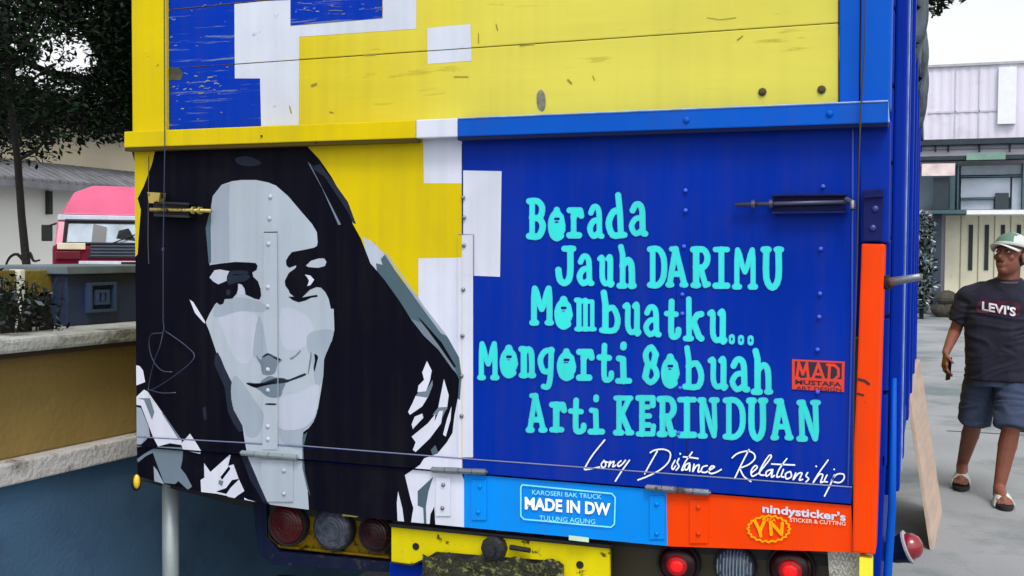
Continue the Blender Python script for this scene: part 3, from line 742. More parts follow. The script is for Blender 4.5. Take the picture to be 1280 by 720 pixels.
# --- worn planks above the rail
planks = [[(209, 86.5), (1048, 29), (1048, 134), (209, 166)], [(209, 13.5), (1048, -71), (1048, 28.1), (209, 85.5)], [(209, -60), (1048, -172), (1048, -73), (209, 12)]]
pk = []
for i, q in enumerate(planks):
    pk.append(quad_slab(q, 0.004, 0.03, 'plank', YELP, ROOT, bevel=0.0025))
LAY[0] = 60
def plankart(name, m, pts):
    LAY[0] += 1
    for q, o in zip(planks, pk):
        qq = [(q[0][0] + .3, q[0][1] + .1), (q[1][0] - .3, q[1][1] + .1), (q[2][0] - .3, q[2][1] - .1), (q[3][0] + .3, q[3][1] - .1)]
        c = clip(pts, qq)
        if len(c) > 2:
            MB().add([P(a, b, 0.0035 - 0.00002 * (LAY[0] - 60)) for a, b in c], [tuple(range(len(c)))]).build(name, m, o)
plankart('painted_block', BLUEP, [(205, -90), (293, -90), (294, 97), (326, 98), (327, 170), (205, 170)])
plankart('painted_block', WHITEP, [(293, 4), (363, -1), (363, 33), (479, 23), (478, -90), (521, -90), (520, 36), (374, 46), (373.5, 160), (326.5, 160), (325, 98), (293.5, 98)])
plankart('painted_block', BLUEP, [(293, -90), (478, -90), (478, 23), (363, 32), (363, 0), (293, 3)])
plankart('painted_block', WHITEP, [(534, 35), (588, 30), (589.5, 76), (534.5, 80)])
# plank bolts, dents
for x, y in [(953, 115), (1027, 112)]:
    MB().lathe(P(x, y, 0.003), (0, -1, 0), [(0, .010), (.002, .010), (.003, .006), (.006, .0055), (.0065, .001)], 8).build('bolt', mat('rusty_bolt', (70, 60, 30), rough=.8), pk[0])
STN = mat('stain_grey', (112, 112, 96), rough=.8, var=.5, scale=60)
flat([smooth_poly([(671, 118), (676, 112), (681, 118), (682, 132), (678, 139), (672, 134)], 3)], 0.0030, 'stain', STN, pk[0])
SCR = mat('scratch_dark', (140, 126, 34), rough=.8, var=.3, scale=50)
cr = [([(568, 96), (585, 96)], .7), ([(455, 69), (470, 68)], .8), ([(650, 57), (668, 55)], .7), ([(598, 42), (598, 54)], .6), ([(710, 100), (714, 104)], 1.3),
      ([(620, 30), (622, 38)], .6), ([(390, 107), (395, 105)], 1.6), ([(884, 22), (900, 24.5), (920, 22)], .4), ([(922, 50), (928, 45)], .8), ([(741, 95), (743, 100)], .7), ([(412, 140), (416, 141)], .8), ([(362, 133), (364, 141)], .8)]
for s in cr: flat(brush([s], res=.4, k=0), 0.0029, 'scratch', SCR, pk[0] if s[0][0][1] > 45 else pk[1])
SCB = mat('scratch_ochre', (140, 136, 70), rough=.8, var=.4, scale=60)
SCG = mat('scratch_pale', (74, 98, 180), rough=.8, var=.4, scale=60)
for i in range(70):
    x = rnd.uniform(213, 288); y = rnd.uniform(2, 96) if rnd.random() < .72 else rnd.uniform(96, 150)
    if rnd.random() < .35: x = rnd.uniform(366, 474); y = rnd.uniform(2, 20)
    if rnd.random() < .2: x, y = rnd.gauss(255, 10), rnd.gauss(108, 7)
    a = rnd.uniform(-.6, .3); L = rnd.uniform(1, 6) if rnd.random() < .8 else rnd.uniform(8, 22); a = a * (.3 if L > 8 else 1)
    sy = 84.6 - (x - 209) * .0685
    pp = pk[0] if y > sy + 2 else pk[1]
    if abs(y - sy) < 3: continue
    if pp is pk[1] and y < 13 - (x - 209) * .1 + 2: pp = pk[2]
    flat(brush([([(x, y), (x + L * math.cos(a) * .5, y + L * math.sin(a) * .5 + rnd.uniform(-.8, .8)), (x + L * math.cos(a), y + L * math.sin(a))], rnd.uniform(.18, .3) if L > 8 else rnd.uniform(.25, .75))], res=.4, k=0), 0.0028 - i * 2e-6, 'scratch', SCB if rnd.random() < .5 else SCG, pp)
flat([[(210, 84), (224, 84), (229, 92), (226, 100), (210, 100)]], 0.0027, 'stain', mat('stain_olive', (60, 62, 48), rough=.8, var=.4, scale=40), pk[0])

# --- latches
def latch(xa, ya, xb, yb, h, m, rodm, rod, ring, par):
    l = MB()
    for s in (-1, 1):
        l.prism([P(xa, ya + s * h - 1.5, -0.03), P(xb, yb + s * h - 1.5, -0.03), P(xb, yb + s * h + 1.5, -0.03), P(xa, ya + s * h + 1.5, -0.03)], (0, 0.029, 0))
    l.prism([P(xa, ya - h + 1.6, -0.006), P(xb, yb - h + 1.6, -0.006), P(xb, yb + h - 1.6, -0.006), P(xa, ya + h - 1.6, -0.006)], (0, 0.005, 0))
    o = l.build('latch', m, tail, bevel=.001)
    MB().tube([P(rod[0], rod[1], -.02), P(rod[2], rod[3], -.02)], 0.0055, 10).build('latch_bolt', rodm, tail, smooth=True)
    mb = MB()
    for x in ring: 
        c = P(x, rod[1] + (rod[3] - rod[1]) * (x - rod[0]) / (rod[2] - rod[0]), -.02); mb.lathe(c, (1, 0, 0), [(-.004, .011), (.004, .011)], 10)
    mb.build('latch_collar', rodm, tail)
    return o
DBL = pmat('paint_dark_blue_steel', (14, 24, 84), rough=.35)
latch(965, 255, 1057, 254, 11, DBL, mat('rod_steel_blue', (70, 70, 96), rough=.4, metal=.4), (919, 256, 1066, 252), [942, 964], tail)
latch(192, 261, 236, 263, 8, mat('latch_black', (14, 14, 26), rough=.5), BRASS, (188, 262, 264, 263.5), [242, 250], tail)
MB().prism([P(184, 240, -.03), P(200, 241, -.03), P(198, 254, -.03), P(186, 254, -.03)], (0, .028, 0)).build('latch_bracket', BRASS, tail, bevel=.001)
MB().tube([P(1058, 249, -.02), P(1066, 253, -.045), P(1066, 262, -.05)], .006, 8).build('latch_handle', STEEL, tail)
quad_slab([(1079, 238), (1104, 236), (1102, 301), (1079, 301)], -0.012, 0.011, 'post_bracket', DBL, ROOT, bevel=.001)
quad_slab([(1079, 244), (1104, 242), (1104, 245.5), (1079, 247.5)], -0.022, 0.012, 'post_bracket', DBL, ROOT)
for x, y in [(1094, 261), (1091, 285)]: rivet(x, y, -.013, mat('bolt_blue', (30, 46, 120), rough=.35), ROOT, .008, 'bolt')
# handle sticking out of the side, behind orange post
a = P(1110, 353, 0.02); b = P(1151, 346, -0.03)
MB().tube([a, a.lerp(b, .2), b], [.011, .010, .008], 12).build('side_handle', STEEL, ROOT, smooth=True)
MB().lathe(a, (a - b), [(-.003, .017), (.006, .017), (.007, .009)], 12).build('handle_collar', BLACK, ROOT)
# post strap marks
flat(brush([([(1073, 474), (1081, 476), (1086, 480)], 1.6), ([(1072, 492), (1079, 494)], 1.3)], res=.5), -0.0092, 'stain', mat('rust_dark', (60, 30, 30), rough=.9), ROOT)

# --- wires
wl = MB().tube([P(205, -80, -.06), P(205.5, 100, -.06), P(206, 190, -.055), P(204, 310, -.03), P(204, 398, -.03)], 0.0016, 6)
for q in [[(175, 235), (176, 300), (120, 310), (105, 350), (120, 430), (165, 490), (220, 500)], [(175, 300), (160, 370), (130, 450), (105, 560), (115, 590), (230, 520), (330, 430), (290, 370), (200, 305), (176, 290)],
          [(115, 590), (170, 605), (240, 603)]]:
    pts = smooth_poly(Z(160, 340, 4, q), 5, False); wl.tube([P(a, b, -.02 - .01 * math.sin(i * .3)) for i, (a, b) in enumerate(pts)], 0.0015, 5)
wl.lathe(P(204, 312, -.03), (0, 0, 1), [(-.006, .002), (-.004, .004), (.004, .004), (.006, .002)], 8)
wl.build('hanging_wire', WIREM, ROOT)
MB().tube([P(186, 195, -.01), P(185, 300, -.01), P(186, 330, -.01)], 0.0015, 5).build('thin_rope', mat('rope_brown', (60, 52, 48)), ROOT)
MB().tube([P(1083, -80, -.06), P(1081, 60, -.06), P(1076, 140, -.058), P(1074, 190, -.055), P(1071, 330, -.03), P(1067, 470, -.025), P(1066, 606, -.02)], .0022, 6).build('hanging_wire', WIREM, ROOT)
MB().tube([P(1078, -80, -.04), P(1075.5, 110, -.052)], .0012, 6).build('hanging_wire', WIREB, ROOT)

# --- lamp clusters under the sill
YB = 0.075
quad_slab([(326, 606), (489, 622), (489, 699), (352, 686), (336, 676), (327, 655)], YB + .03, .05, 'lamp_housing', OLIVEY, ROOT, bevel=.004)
quad_slab([(314, 612), (332, 614), (334, 672), (348, 690), (489, 703), (489, 716), (340, 706), (322, 690)], YB + .01, .10, 'lamp_frame', NAVY, ROOT, bevel=.003)
MB().tube([P(333, 650, YB + .02), P(337, 672, YB + .02), P(350, 683, YB + .02), P(488, 697, YB + .02)], .004, 6).build('frame_lip', OLIVEY, ROOT)
quad_slab([(765, 655), (1042, 680), (1042, 760), (765, 740)], YB + .03, .05, 'lamp_housing', mat('housing_olive_dark', (52, 44, 20), rough=.6, var=.3), ROOT, bevel=.004)
def lamp(px, py, r, m, lit=None, ribs=False, lab=None):
    c = P(px, py, YB + .03); rr = (P(px + r, py, YB) - P(px, py, YB)).length
    o = MB().lathe(c, (0, -1, 0), [(-.002, rr), (.022, rr), (.026, rr * .97), (.024, rr * .9)], 28).build('tail_lamp', BLACK, ROOT, smooth=False, label=lab)
    MB().lathe(c, (0, -1, 0), [(.01, rr * .92), (.024, rr * .9), (.034, rr * .7), (.039, rr * .4), (.041, .001)], 28).build('lens', m, o, smooth=True)
    if not ribs:
        mb = MB()
        for q in (.84, .72, .6, .48, .3):
            h = .0405 - .022 * q ** 3
            mb.tube([c + Vector((rr * q * math.cos(t * math.pi / 12), -h, rr * q * math.sin(t * math.pi / 12))) for t in range(25)], .0016, 5)
        if not lit: mb.build('lens_ring', m, o, smooth=True)
    if lit:
        MB().lathe(c, (0, -1, 0), [(.02, rr * .5), (.0395, rr * .48), (.0415, rr * .3), (.042, .001)], 20).build('lens_ring', REDRING, o, smooth=True)
        MB().lathe(c, (0, -1, 0), [(.02, rr * .34), (.0417, rr * .30), (.0435, rr * .15), (.044, .001)], 20).build('bulb_glow', REDON, o, smooth=True)
    if ribs:
        mb = MB()
        for k in range(-5, 6):
            x = k * rr * .155; h = math.sqrt(max(0, (rr * .85) ** 2 - x * x)); d = .036 + .006 * math.cos(k * .26) - abs(k) * .0018
            mb.tube([c + Vector((x, -.028, -h)), c + Vector((x, -d, -h * .5)), c + Vector((x, -d - .003, 0)), c + Vector((x, -d, h * .5)), c + Vector((x, -.028, h))], .0022, 5)
        mb.build('lens_rib', LENSRIB, o, smooth=True)
lamp(364, 653, 24, REDL, lab='dark red round tail lamp, left-hand cluster')
lamp(421, 659, 25, CLEARL, lab='clear bluish round lamp between two red ones, left-hand cluster')
lamp(474, 665, 22, REDD)
lamp(850, 702, 27, REDD, True, lab='red round tail lamp with glowing centre')
lamp(920, 706, 27, CLEARL, None, True, lab='clear ribbed round reversing lamp')
lamp(990, 708, 31, REDD, True)
MB().box(P(428, 645, YB - .03), P(450, 642, YB - .012)).build('lamp_tag', mat('tag_yellow', (190, 180, 90)), ROOT)
# number-plate bracket
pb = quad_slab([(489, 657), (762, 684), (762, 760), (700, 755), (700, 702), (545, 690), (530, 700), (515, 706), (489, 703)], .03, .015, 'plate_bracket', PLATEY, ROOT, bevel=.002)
MB().tube([P(488, 656, .026), P(763, 683, .026)], .006, 8).build('bracket_edge', CHASS, pb)
MB().tube([P(489, 703, .026), P(515, 706.5, .026), P(530, 700, .026)], .003, 8).build('bracket_edge', CHASS, pb)
for x, y in [(520, 683), (725, 706)]: MB().lathe(P(x, y, .03), (0, -1, 0), [(-.001, .010), (.002, .010), (.001, .006)], 12).build('bolt_hole', BLACK, pb)
c = P(618, 685, .02); MB().lathe(c, (0, -1, 0), [(-.01, .034), (.012, .034), (.02, .028), (.022, .016), (.034, .015), (.035, .002)], 10).build('plate_lamp', CHASS, ROOT)
MB().tube([P(638, 684, .02), P(662, 688, .01)], .007, 8).build('lamp_bolt', CHASS, ROOT)
mp = MB(); n0 = 26; n1 = 9
vs = []
for j in range(n1 + 1):
    for i in range(n0 + 1):
        x = 528 + (705 - 528) * i / n0 - (6 if j > 3 else 0); y = 692 + 11 * i / n0 + 75 * j / n1 + (4 * math.sin(i) if j == 0 else 0)
        vs.append(P(x, y, .012 - .02 * noise.noise(Vector((i * .6, j * .6, 0)))))
mp.add(vs, [(j * (n0 + 1) + i, j * (n0 + 1) + i + 1, (j + 1) * (n0 + 1) + i + 1, (j + 1) * (n0 + 1) + i) for j in range(n1) for i in range(n0)])
mp.build('number_plate', MUD, ROOT, smooth=True, label='number plate caked in mossy mud')
quad_slab([(1034, 684), (1076, 690), (1076, 770), (1040, 765)], .03, .006, 'chequer_flap', CHECK, ROOT)
fm = MB()
for i in range(7):
    for j in range(9):
        cx = 1040 + i * 5.4 + (2.7 if j % 2 else 0); cy = 690 + j * 6 + i * .6
        if cx > 1073: continue
        s = 1 if (i + j) % 2 else -1
        fm.prism([P(cx - 1.8, cy - 1.8 * s, .03), P(cx - .8, cy - 2.2 * s, .03), P(cx + 1.8, cy + 1.8 * s, .03), P(cx + .8, cy + 2.2 * s, .03)], (0, -.0025, 0))
fm.build('chequer_pattern', mat('chequer_bright', (205, 200, 190), rough=.35, metal=.3), ROOT, kind='stuff')
quad_slab([(1074, 696), (1091, 698), (1090, 775), (1073, 772)], .0, .03, 'reflector_strip', pmat('paint_lemon', (232, 222, 60)), ROOT, bevel=.002)
# bumper and shadowed cross member
quad_slab([(335, 724), (1066, 790), (1066, 850), (335, 780)], .10, .06, 'rear_bumper', NAVY, ROOT, bevel=.006)
quad_slab([(172, 600), (1080, 700), (1080, 712), (330, 640)], .10, .10, 'cross_member', CHASS, ROOT)
quad_slab([(487, 703), (530, 706), (530, 740), (487, 735)], .05, .02, 'bumper_bracket', BLUE, ROOT)
# amber marker at the left corner
mk = MB().ell(P(170, 603, -.005), (.016, .014, .026)).build('corner_marker', BLACK, ROOT, smooth=True)
MB().ell(P(171, 602, -.018), (.010, .010, .021)).build('lens', mat('amber_lens', (222, 180, 40), rough=.2), mk, smooth=True)

# --- right side of the body
ZB = PX(1138, 470, XR + .02).z if False else 0.98
SIDE = MB()
side_top = 2.62
o = MB().box((XR - .05, .095, ZB), (XR - .012, 4.15, side_top)).build('side_wall', BLUE, ROOT)
for i in range(9):
    z0 = ZB + .01 + i * .182
    MB().box((XR - .013, .10, z0), (XR - .001, 4.14, z0 + .172)).build('side_board', BLUE, o, bevel=.003)
for yy in (.16, .62, 1.4, 2.2, 3.0, 3.8):
    MB().box((XR - .0005, yy, ZB - .06), (XR + .028, yy + .07, side_top)).build('side_stake', BLUE, o, bevel=.006)
MB().box((XR - .02, .16, ZB - .07), (XR + .02, 4.15, ZB - .005)).build('side_rail', BLUE, ROOT, bevel=.004)
MB().tube([(XR + .030, .225, ZB - .02), (XR + .030, .225, side_top)], .0022, 6).build('stake_highlight', WORN_HL, ROOT)  # pale tube paints a highlight along the stake edge
# skirt below the rear corner
sk = MB().prism([(XR - .002, .10, ZB + .04), (XR - .002, .60, ZB - .02), (XR - .01, .45, .62), (XR - .02, .10, .40)], (-.02, 0, 0)).build('rear_skirt', BLUE, ROOT, bevel=.004)
MB().tube([(XR + .012, .13, ZB + .22), (XR + .012, .14, ZB - .1), (XR + .002, .15, .66), (XR - .006, .15, .42)], [.006, .010, .011, .010], 10).build('skirt_highlight', BLUEL, ROOT, smooth=True)  # lighter blue tube stands in for the highlight down the skirt
# left side
o = MB().box((XL + .012, .075, ZB), (XL + .05, 4.15, side_top)).build('side_wall', BLUE, ROOT)
for i in range(9):
    z0 = ZB + .01 + i * .182
    MB().box((XL + .001, .08, z0), (XL + .013, 4.14, z0 + .172)).build('side_board', YEL, o, bevel=.003)
# bed, front wall, chassis
MB().box((XL + .055, .04, ZB - .02), (XR - .055, 4.1, ZB + .02)).build('cargo_floor', mat('bed_wood', (70, 60, 50), rough=.9), ROOT)
MB().box((XL + .055, 4.11, ZB + .03), (XR - .055, 4.15, side_top)).build('front_wall', BLUE, ROOT)
for x in (-.42, .36):
    MB().box((x, .22, .66), (x + .08, 5.9, .84)).build('chassis_rail', CHASS, ROOT, bevel=.005)
for yy in (.6, 1.5, 2.4, 3.3):
    MB().box((XL + .1, yy, ZB - .12), (XR - .1, yy + .06, ZB - .025)).build('cross_bearer', CHASS, ROOT)
RIM = mat('rim_grey', (120, 120, 118), rough=.5, metal=.3)
def wheel(x, y, side):
    t = MB().lathe((x, y, .38), (side, 0, 0), [(-.09, .22), (-.1, .3), (-.1, .36), (-.07, .38), (.07, .38), (.1, .36), (.1, .3), (.09, .22)], 36).build('wheel', BLACK, ROOT)
    MB().lathe((x, y, .38), (side, 0, 0), [(.06, .21), (.095, .225), (.098, .2), (.05, .18), (.03, .09), (.07, .08), (.08, .02)], 28).build('rim', RIM, t, smooth=True)
    mb = MB()
    for k in range(44):
        a = k * 2 * math.pi / 44; ca, sa = math.cos(a), math.sin(a)
        mb.prism([(x - .09, y + ca * .379, .38 + sa * .379), (x + .09, y + ca * .379, .38 + sa * .379), (x + .09, y + math.cos(a + .08) * .379, .38 + math.sin(a + .08) * .379), (x - .09, y + math.cos(a + .08) * .379, .38 + math.sin(a + .08) * .379)], (0, ca * .008, sa * .008))
    mb.build('tread', BLACK, t, kind='stuff')
for x, y, s in [(.78, 2.75, 1), (.56, 2.75, 1), (-.82, 2.75, -1), (-.60, 2.75, -1), (.78, 5.2, 1), (-.82, 5.2, -1)]: wheel(x, y, s)
MB().tube([(-.8, 2.75, .38), (.76, 2.75, .38)], .06, 12).build('rear_axle', CHASS, ROOT)
MB().ell((-.02, 2.75, .38), (.17, .16, .17)).build('differential', CHASS, ROOT, smooth=True)
MB().tube([(-.8, 5.2, .38), (.76, 5.2, .38)], .04, 12).build('front_axle', CHASS, ROOT)
# cab
cb = MB().prism([(-.90, 4.35, .62), (-.90, 5.95, .62), (-.90, 5.98, 1.2), (-.90, 5.75, 2.1), (-.90, 5.5, 2.18), (-.90, 4.35, 2.18)], (1.78, 0, 0)).build('cab', YEL, ROOT, bevel=.03)
for x in (-.906, .872):
    MB().prism([(x, 4.9, 1.35), (x, 5.82, 1.35), (x, 5.68, 2.0), (x, 4.95, 2.0)], (.012, 0, 0)).build('side_window', GLASS, cb)
    MB().prism([(x, 4.8, .7), (x, 4.815, .7), (x, 4.815, 2.05), (x, 4.8, 2.05)], (.013, 0, 0)).build('door_gap', BLACK, cb)
MB().prism([(-.8, 5.955, 1.35), (.78, 5.955, 1.35), (.74, 5.80, 2.02), (-.76, 5.80, 2.02)], (0, .02, 0)).build('windscreen', GLASS, cb)
MB().tube([(.88, 5.6, 1.9), (1.0, 5.75, 1.85), (1.0, 5.75, 1.4)], .01, 6).build('mirror_arm', BLACK, cb)
# tarp rolled over the right top edge
TM = mat('tarp_grey_green', (74, 88, 98), rough=.6, dirt=(16, 20, 26), dscale=5, damt=.5, dsharp=.15, var=.6, scale=9, bump=.4, bscale=30)
tp = MB(); ny, nz_ = 60, 14; vs = []
for i in range(ny + 1):
    yy = .7 + (4.25 - .7) * i / ny
    low = 2.40 - .07 * (yy - .7) + .02 * math.sin(yy * 5.1) + .02 * math.sin(yy * 13)
    for j in range(nz_ + 1):
        z = low + (2.75 - low) * j / nz_
        b = .016 + .02 * math.sin(math.pi * min(1, j / nz_ * 1.0)) + .018 * math.sin(yy * 17 + j * .4) + .012 * math.sin(yy * 41)
        vs.append((XR + b, yy, z))
    vs.append((XR - .5, yy, 2.80))
W = nz_ + 2
tp.add(vs, [(i * W + j, (i + 1) * W + j, (i + 1) * W + j + 1, i * W + j + 1) for i in range(ny) for j in range(W - 1)])
tpo = tp.build('side_tarp', TM, ROOT, smooth=True)
md = tpo.modifiers.new('s', 'SOLIDIFY'); md.thickness = .006
# red side marker lamp low on the right corner
c0 = Vector((XR + .012, .30, P(1128, 690, .3).z)); ax = Vector((.92, -.10, .38))
hl = MB().lathe(c0, ax, [(-.03, .018), (0, .031), (.02, .035), (.034, .040), (.038, .040), (.036, .026)], 20).build('side_marker_lamp', NAVY, ROOT, smooth=False)
MB().lathe(c0, ax, [(.032, .034), (.045, .034), (.060, .030), (.072, .019), (.077, .002)], 20).build('lens', mat('lens_marker_red', (128, 18, 34), rough=.18, coat=.5), hl, smooth=True)
MB().lathe(c0, ax, [(.036, .042), (.041, .043), (.043, .036)], 20).build('lens_ring', mat('ring_grey', (150, 150, 156)), hl)
MB().tube([c0 - ax * .02, c0 + Vector((-.04, 0, .06)), c0 + Vector((-.05, 0, .2))], .008, 8).build('lamp_bracket', NAVY, hl)

exec_rest = True

# ================================================================== LEANING BOARD
bn = PZ(1167, 688, 0); bf = PZ(1178, 640, 0); tn = P(1135, 476, bn.y)
pr = MB().prism([bn, bf, Vector((bf.x - (bn.x - tn.x) * 1.0, bf.y, tn.z + .03)), tn], (-.018, 0, 0))
bdm = mat('raw_board', (184, 162, 146), rough=.75, var=.12, scale=7, stretch=(1, .4, 3), bump=.2)
lb = pr.build('leaning_board', bdm, bevel=.002)
setp(lb, 'pale wooden board leaning against the blue side of the truck', 'board')

# ================================================================== GREY PIPE under left corner
pa = P(213, 590, .12); pa.z = 0
rp = (P(221.5, 640, .12) - P(213, 640, .12)).length
pi = MB().tube([(pa.x, .12, 0.0), (pa.x, .12, .5), (pa.x, .12, P(213, 600, .12).z)], rp, 20).build('grey_pipe', mat('galvanised_pipe', (150, 160, 164), rough=.42, metal=.35, bump=.1), smooth=True)
setp(pi, 'grey metal pipe standing upright under the left rear corner of the truck', 'pipe')

# ================================================================== TERRACE WALL AT LEFT
ZW = .80
wa = PZ(0, 607, ZW); wb = PZ(168, 568, ZW); dv = (wb - wa).normalized(); nn = Vector((dv.y, -dv.x, 0))   # nn points to the truck
if nn.x < 0: nn = -nn
A = wa - dv * 1.6; B = wa + dv * 9
def wz(px, py, off):        # height on the wall plane shifted by off along nn
    o = wa + nn * off; d = ray(px, py); t = (o - CAM).dot(nn) / d.dot(nn); return (CAM + d * t)
zc1 = wz(0, 582, .03).z; zu0 = wz(0, 440, -.03).z; zu1 = wz(0, 425, .05).z
WBL = mat('wall_blue', (52, 84, 112), rough=.8, var=.3, scale=1.3, bump=.22, bscale=70, dirt=(30, 46, 80), dscale=2.2, damt=.5, dsharp=.25)
WOL = mat('wall_olive', (128, 106, 54), rough=.8, var=.24, scale=1.4, bump=.35, bscale=45, dirt=(84, 74, 38), dscale=1.6, damt=.46, dsharp=.25)
WCP = mat('wall_cap_white', (176, 174, 172), rough=.8, var=.18, scale=4, bump=.6, dirt=(92, 84, 76), dscale=9, damt=.49, dsharp=.14)
WCU = mat('wall_ledge_grey', (150, 152, 148), rough=.8, var=.3, scale=3, bump=.6, dirt=(70, 66, 60), dscale=6, damt=.52, dsharp=.16)
tw = empty('terrace_wall', wa.to_tuple()[:2] + (0,), 'stepped wall beside the truck, blue below and ochre above with pale ledges', 'wall')
def wallbox(z0, z1, o0, o1, name, m, a=A, b=B, bev=.006, par=None):
    pts = [a + nn * o0, b + nn * o0, b + nn * o1, a + nn * o1]
    pts = [Vector((p.x, p.y, z0)) for p in pts]
    return MB().prism(pts, (0, 0, z1 - z0)).build(name, m, tw if par is None else par, bevel=bev)
wallbox(0, ZW, -.5, -.0, 'lower_wall', WBL)
wallbox(ZW + .0005, zc1, -.5, .03, 'lower_ledge', WCP)
wallbox(zc1 + .0005, zu0, -.5, -.03, 'upper_wall', WOL)
wallbox(zu0 + .0005, zu1, -.34, .05, 'upper_ledge', WCU, bev=.01)
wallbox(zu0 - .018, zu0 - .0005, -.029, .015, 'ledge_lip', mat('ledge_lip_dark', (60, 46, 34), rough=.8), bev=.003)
# blue block with a square relief, on the wall
def wp(px, py, off): return wz(px, py, off)
zb = zu1 + .0005; bk0 = wp(84, 380, -.20); bk1 = wp(205, 380, -.20)
zt = wp(84, 343, -.20).z
bb = empty('planter_block', (bk0.x, bk0.y, zb), 'dark blue masonry block with a square relief and a pale cap standing on the ledge', 'planter')
WBD = mat('block_navy', (26, 40, 70), rough=.6, var=.2, scale=6, bump=.3)
def pbx(a, b, o0, o1, z0, z1, name, m, par, bev=.004):
    d = nn; pts = [a, b, b + d * (o1 - o0), a + d * (o1 - o0)]
    pts = [Vector((p.x + d.x * o0, p.y + d.y * o0, z0)) for p in pts]
    return MB().prism(pts, (0, 0, z1 - z0)).build(name, m, par, bevel=bev)
pbx(bk0, bk1, -.35, 0, zb, zt, 'block_body', WBD, bb)
pbx(bk0 - dv * .02, bk1, -.37, .02, zt + .0005, zt + .028, 'block_cap', mat('block_cap_bluegrey', (92, 104, 112), rough=.7, var=.3, scale=6), bb)
e0 = wp(109, 380, -.19); e1 = wp(143, 380, -.19); ez0 = wp(125, 390, -.19).z; ez1 = wp(125, 353, -.19).z
t = .012
EM = mat('relief_blue', (40, 58, 88), rough=.5)
L = (e1 - e0).length
def rel(u0, u1, v0, v1, n='relief'):
    return pbx(e0 + (e1 - e0) * u0, e0 + (e1 - e0) * u1, -.01, .012, ez0 + (ez1 - ez0) * v0, ez0 + (ez1 - ez0) * v1, n, EM, bb, .001)
for q in [(0, 1, 0, .1), (0, 1, .9, 1), (0, .1, .101, .899), (.9, 1, .101, .899), (.25, .36, .25, .75), (.37, .62, .64, .75), (.63, .74, .25, .75), (.37, .62, .25, .35), (.45, .55, .36, .63)]: rel(*q)
# low fence with ochre panels and white posts
fe = empty('low_fence', wp(0, 400, -.3).to_tuple(), 'low fence of ochre panels, pale posts and dark rails behind the bare sapling', 'fence')
FO = mat('fence_ochre', (104, 92, 26), rough=.7, var=.25, scale=8, bump=.3)
FD = mat('fence_dark', (26, 30, 34), rough=.7, var=.3, scale=9)
FW = mat('fence_post_white', (206, 206, 190), rough=.7, var=.15, scale=12)
xs = [-60, -8, 28, 81]
for i, x in enumerate(xs):
    a = wp(x - 3, 380, -.25); b = wp(x + 4, 380, -.25)
    pbx(a, b, -.05, 0, zb, wp(x, 337, -.25).z, 'post', FW, fe)
for x0, x1 in ((-56, -12), (-4, 24.5), (32.5, 77)):
    a = wp(x0, 380, -.27); b = wp(x1, 380, -.27)
    pbx(a, b, -.03, 0, wp(x0, 367, -.27).z, wp(x0, 338, -.27).z, 'ochre_panel', FO, fe)
    for k in range(4):
        y = 372 + k * 9; pbx(a, b, -.03, 0, wp(x0, y + 5, -.27).z, wp(x0, y, -.27).z, 'dark_rail', FD, fe, .002)
pbx(wp(-60, 380, -.30), wp(84, 380, -.30), -.02, 0, zb, wp(0, 335, -.30).z - .03, 'back_board', FD, fe)

# ================================================================== SAPLING, TREES
BARK = mat('bark_dark', (14, 12, 11), rough=.9, var=.3, scale=12, bump=.8, bscale=50)
LEAFD = mat('leaf_dark', (12, 19, 13), rough=.7, spec=.08, var=.5, scale=3)
LEAFM = mat('leaf_mid', (24, 42, 22), rough=.7, spec=.08, var=.4, scale=3)
def leaves(clumps, n, size, mats, name, parent, seed, flatn=.5, kind='stuff'):
    rr = random.Random(seed); vs = []; fs = []; mi = []; ws_ = [q[1] ** 2.2 for q in clumps]; pick = rr.choices(clumps, weights=ws_, k=n)
    for k in range(n):
        c, rad = pick[k]
        while True:
            d = Vector((rr.uniform(-1, 1), rr.uniform(-1, 1), rr.uniform(-1, 1)))
            if d.length <= 1: break
        p = Vector(c) + d * rad
        u = Vector((rr.gauss(0, 1), rr.gauss(0, 1), rr.gauss(0, .6))).normalized(); v = u.cross(Vector((rr.gauss(0, .5), rr.gauss(0, .5), 1))).normalized()
        s = size * rr.uniform(.6, 1.4); i = len(vs)
        vs += [p - u * s, p - v * s * .42 + u * s * .1, p + u * s, p + v * s * .42 + u * s * .1]; fs.append((i, i + 1, i + 2, i + 3)); mi.append(rr.randrange(len(mats)))
    me = bpy.data.meshes.new(name); me.from_pydata([tuple(v) for v in vs], [], fs)
    for m in mats: me.materials.append(m)
    me.polygons.foreach_set('material_index', mi)
    o = bpy.data.objects.new(name, me); COL.objects.link(o)
    o.parent = parent; o.matrix_parent_inverse = world_of(parent).inverted()
    return o
# sapling on the terrace behind the wall
sp = PD(38, 420, 6.0); sapl = empty('sapling', (sp.x, sp.y, 0), 'thin bare-stemmed sapling in front of the pale building', 'tree')
D6 = 6.0
MB().tube([Vector((sp.x, sp.y, 0)), PD(38, 420, D6), PD(33, 330, D6), PD(27, 270, D6), PD(22, 200, D6), PD(12, 120, D6), PD(8, 40, D6), PD(0, -60, D6)], [.026, .024, .022, .020, .019, .017, .014, .008], 8).build('trunk', BARK, sapl, smooth=True)
br = MB()
for q in [[(33, 330), (22, 318), (12, 322), (6, 335)], [(31, 320), (37, 316), (42, 326), (50, 325)], [(33, 340), (26, 345), (24, 352)], [(22, 200), (45, 188), (60, 170)], [(18, 180), (5, 165), (-12, 150)],
          [(14, 130), (40, 100), (70, 80)], [(10, 80), (35, 50), (50, 20)], [(12, 110), (-10, 90), (-30, 80)]]:
    pts = [PD(a, b, D6) for a, b in smooth_poly(q, 3, False)]
    br.tube(pts, [.011 * (1 - i / len(pts) * .6) for i in range(len(pts))], 6)
br.build('branch', BARK, sapl, smooth=True, kind='stuff')
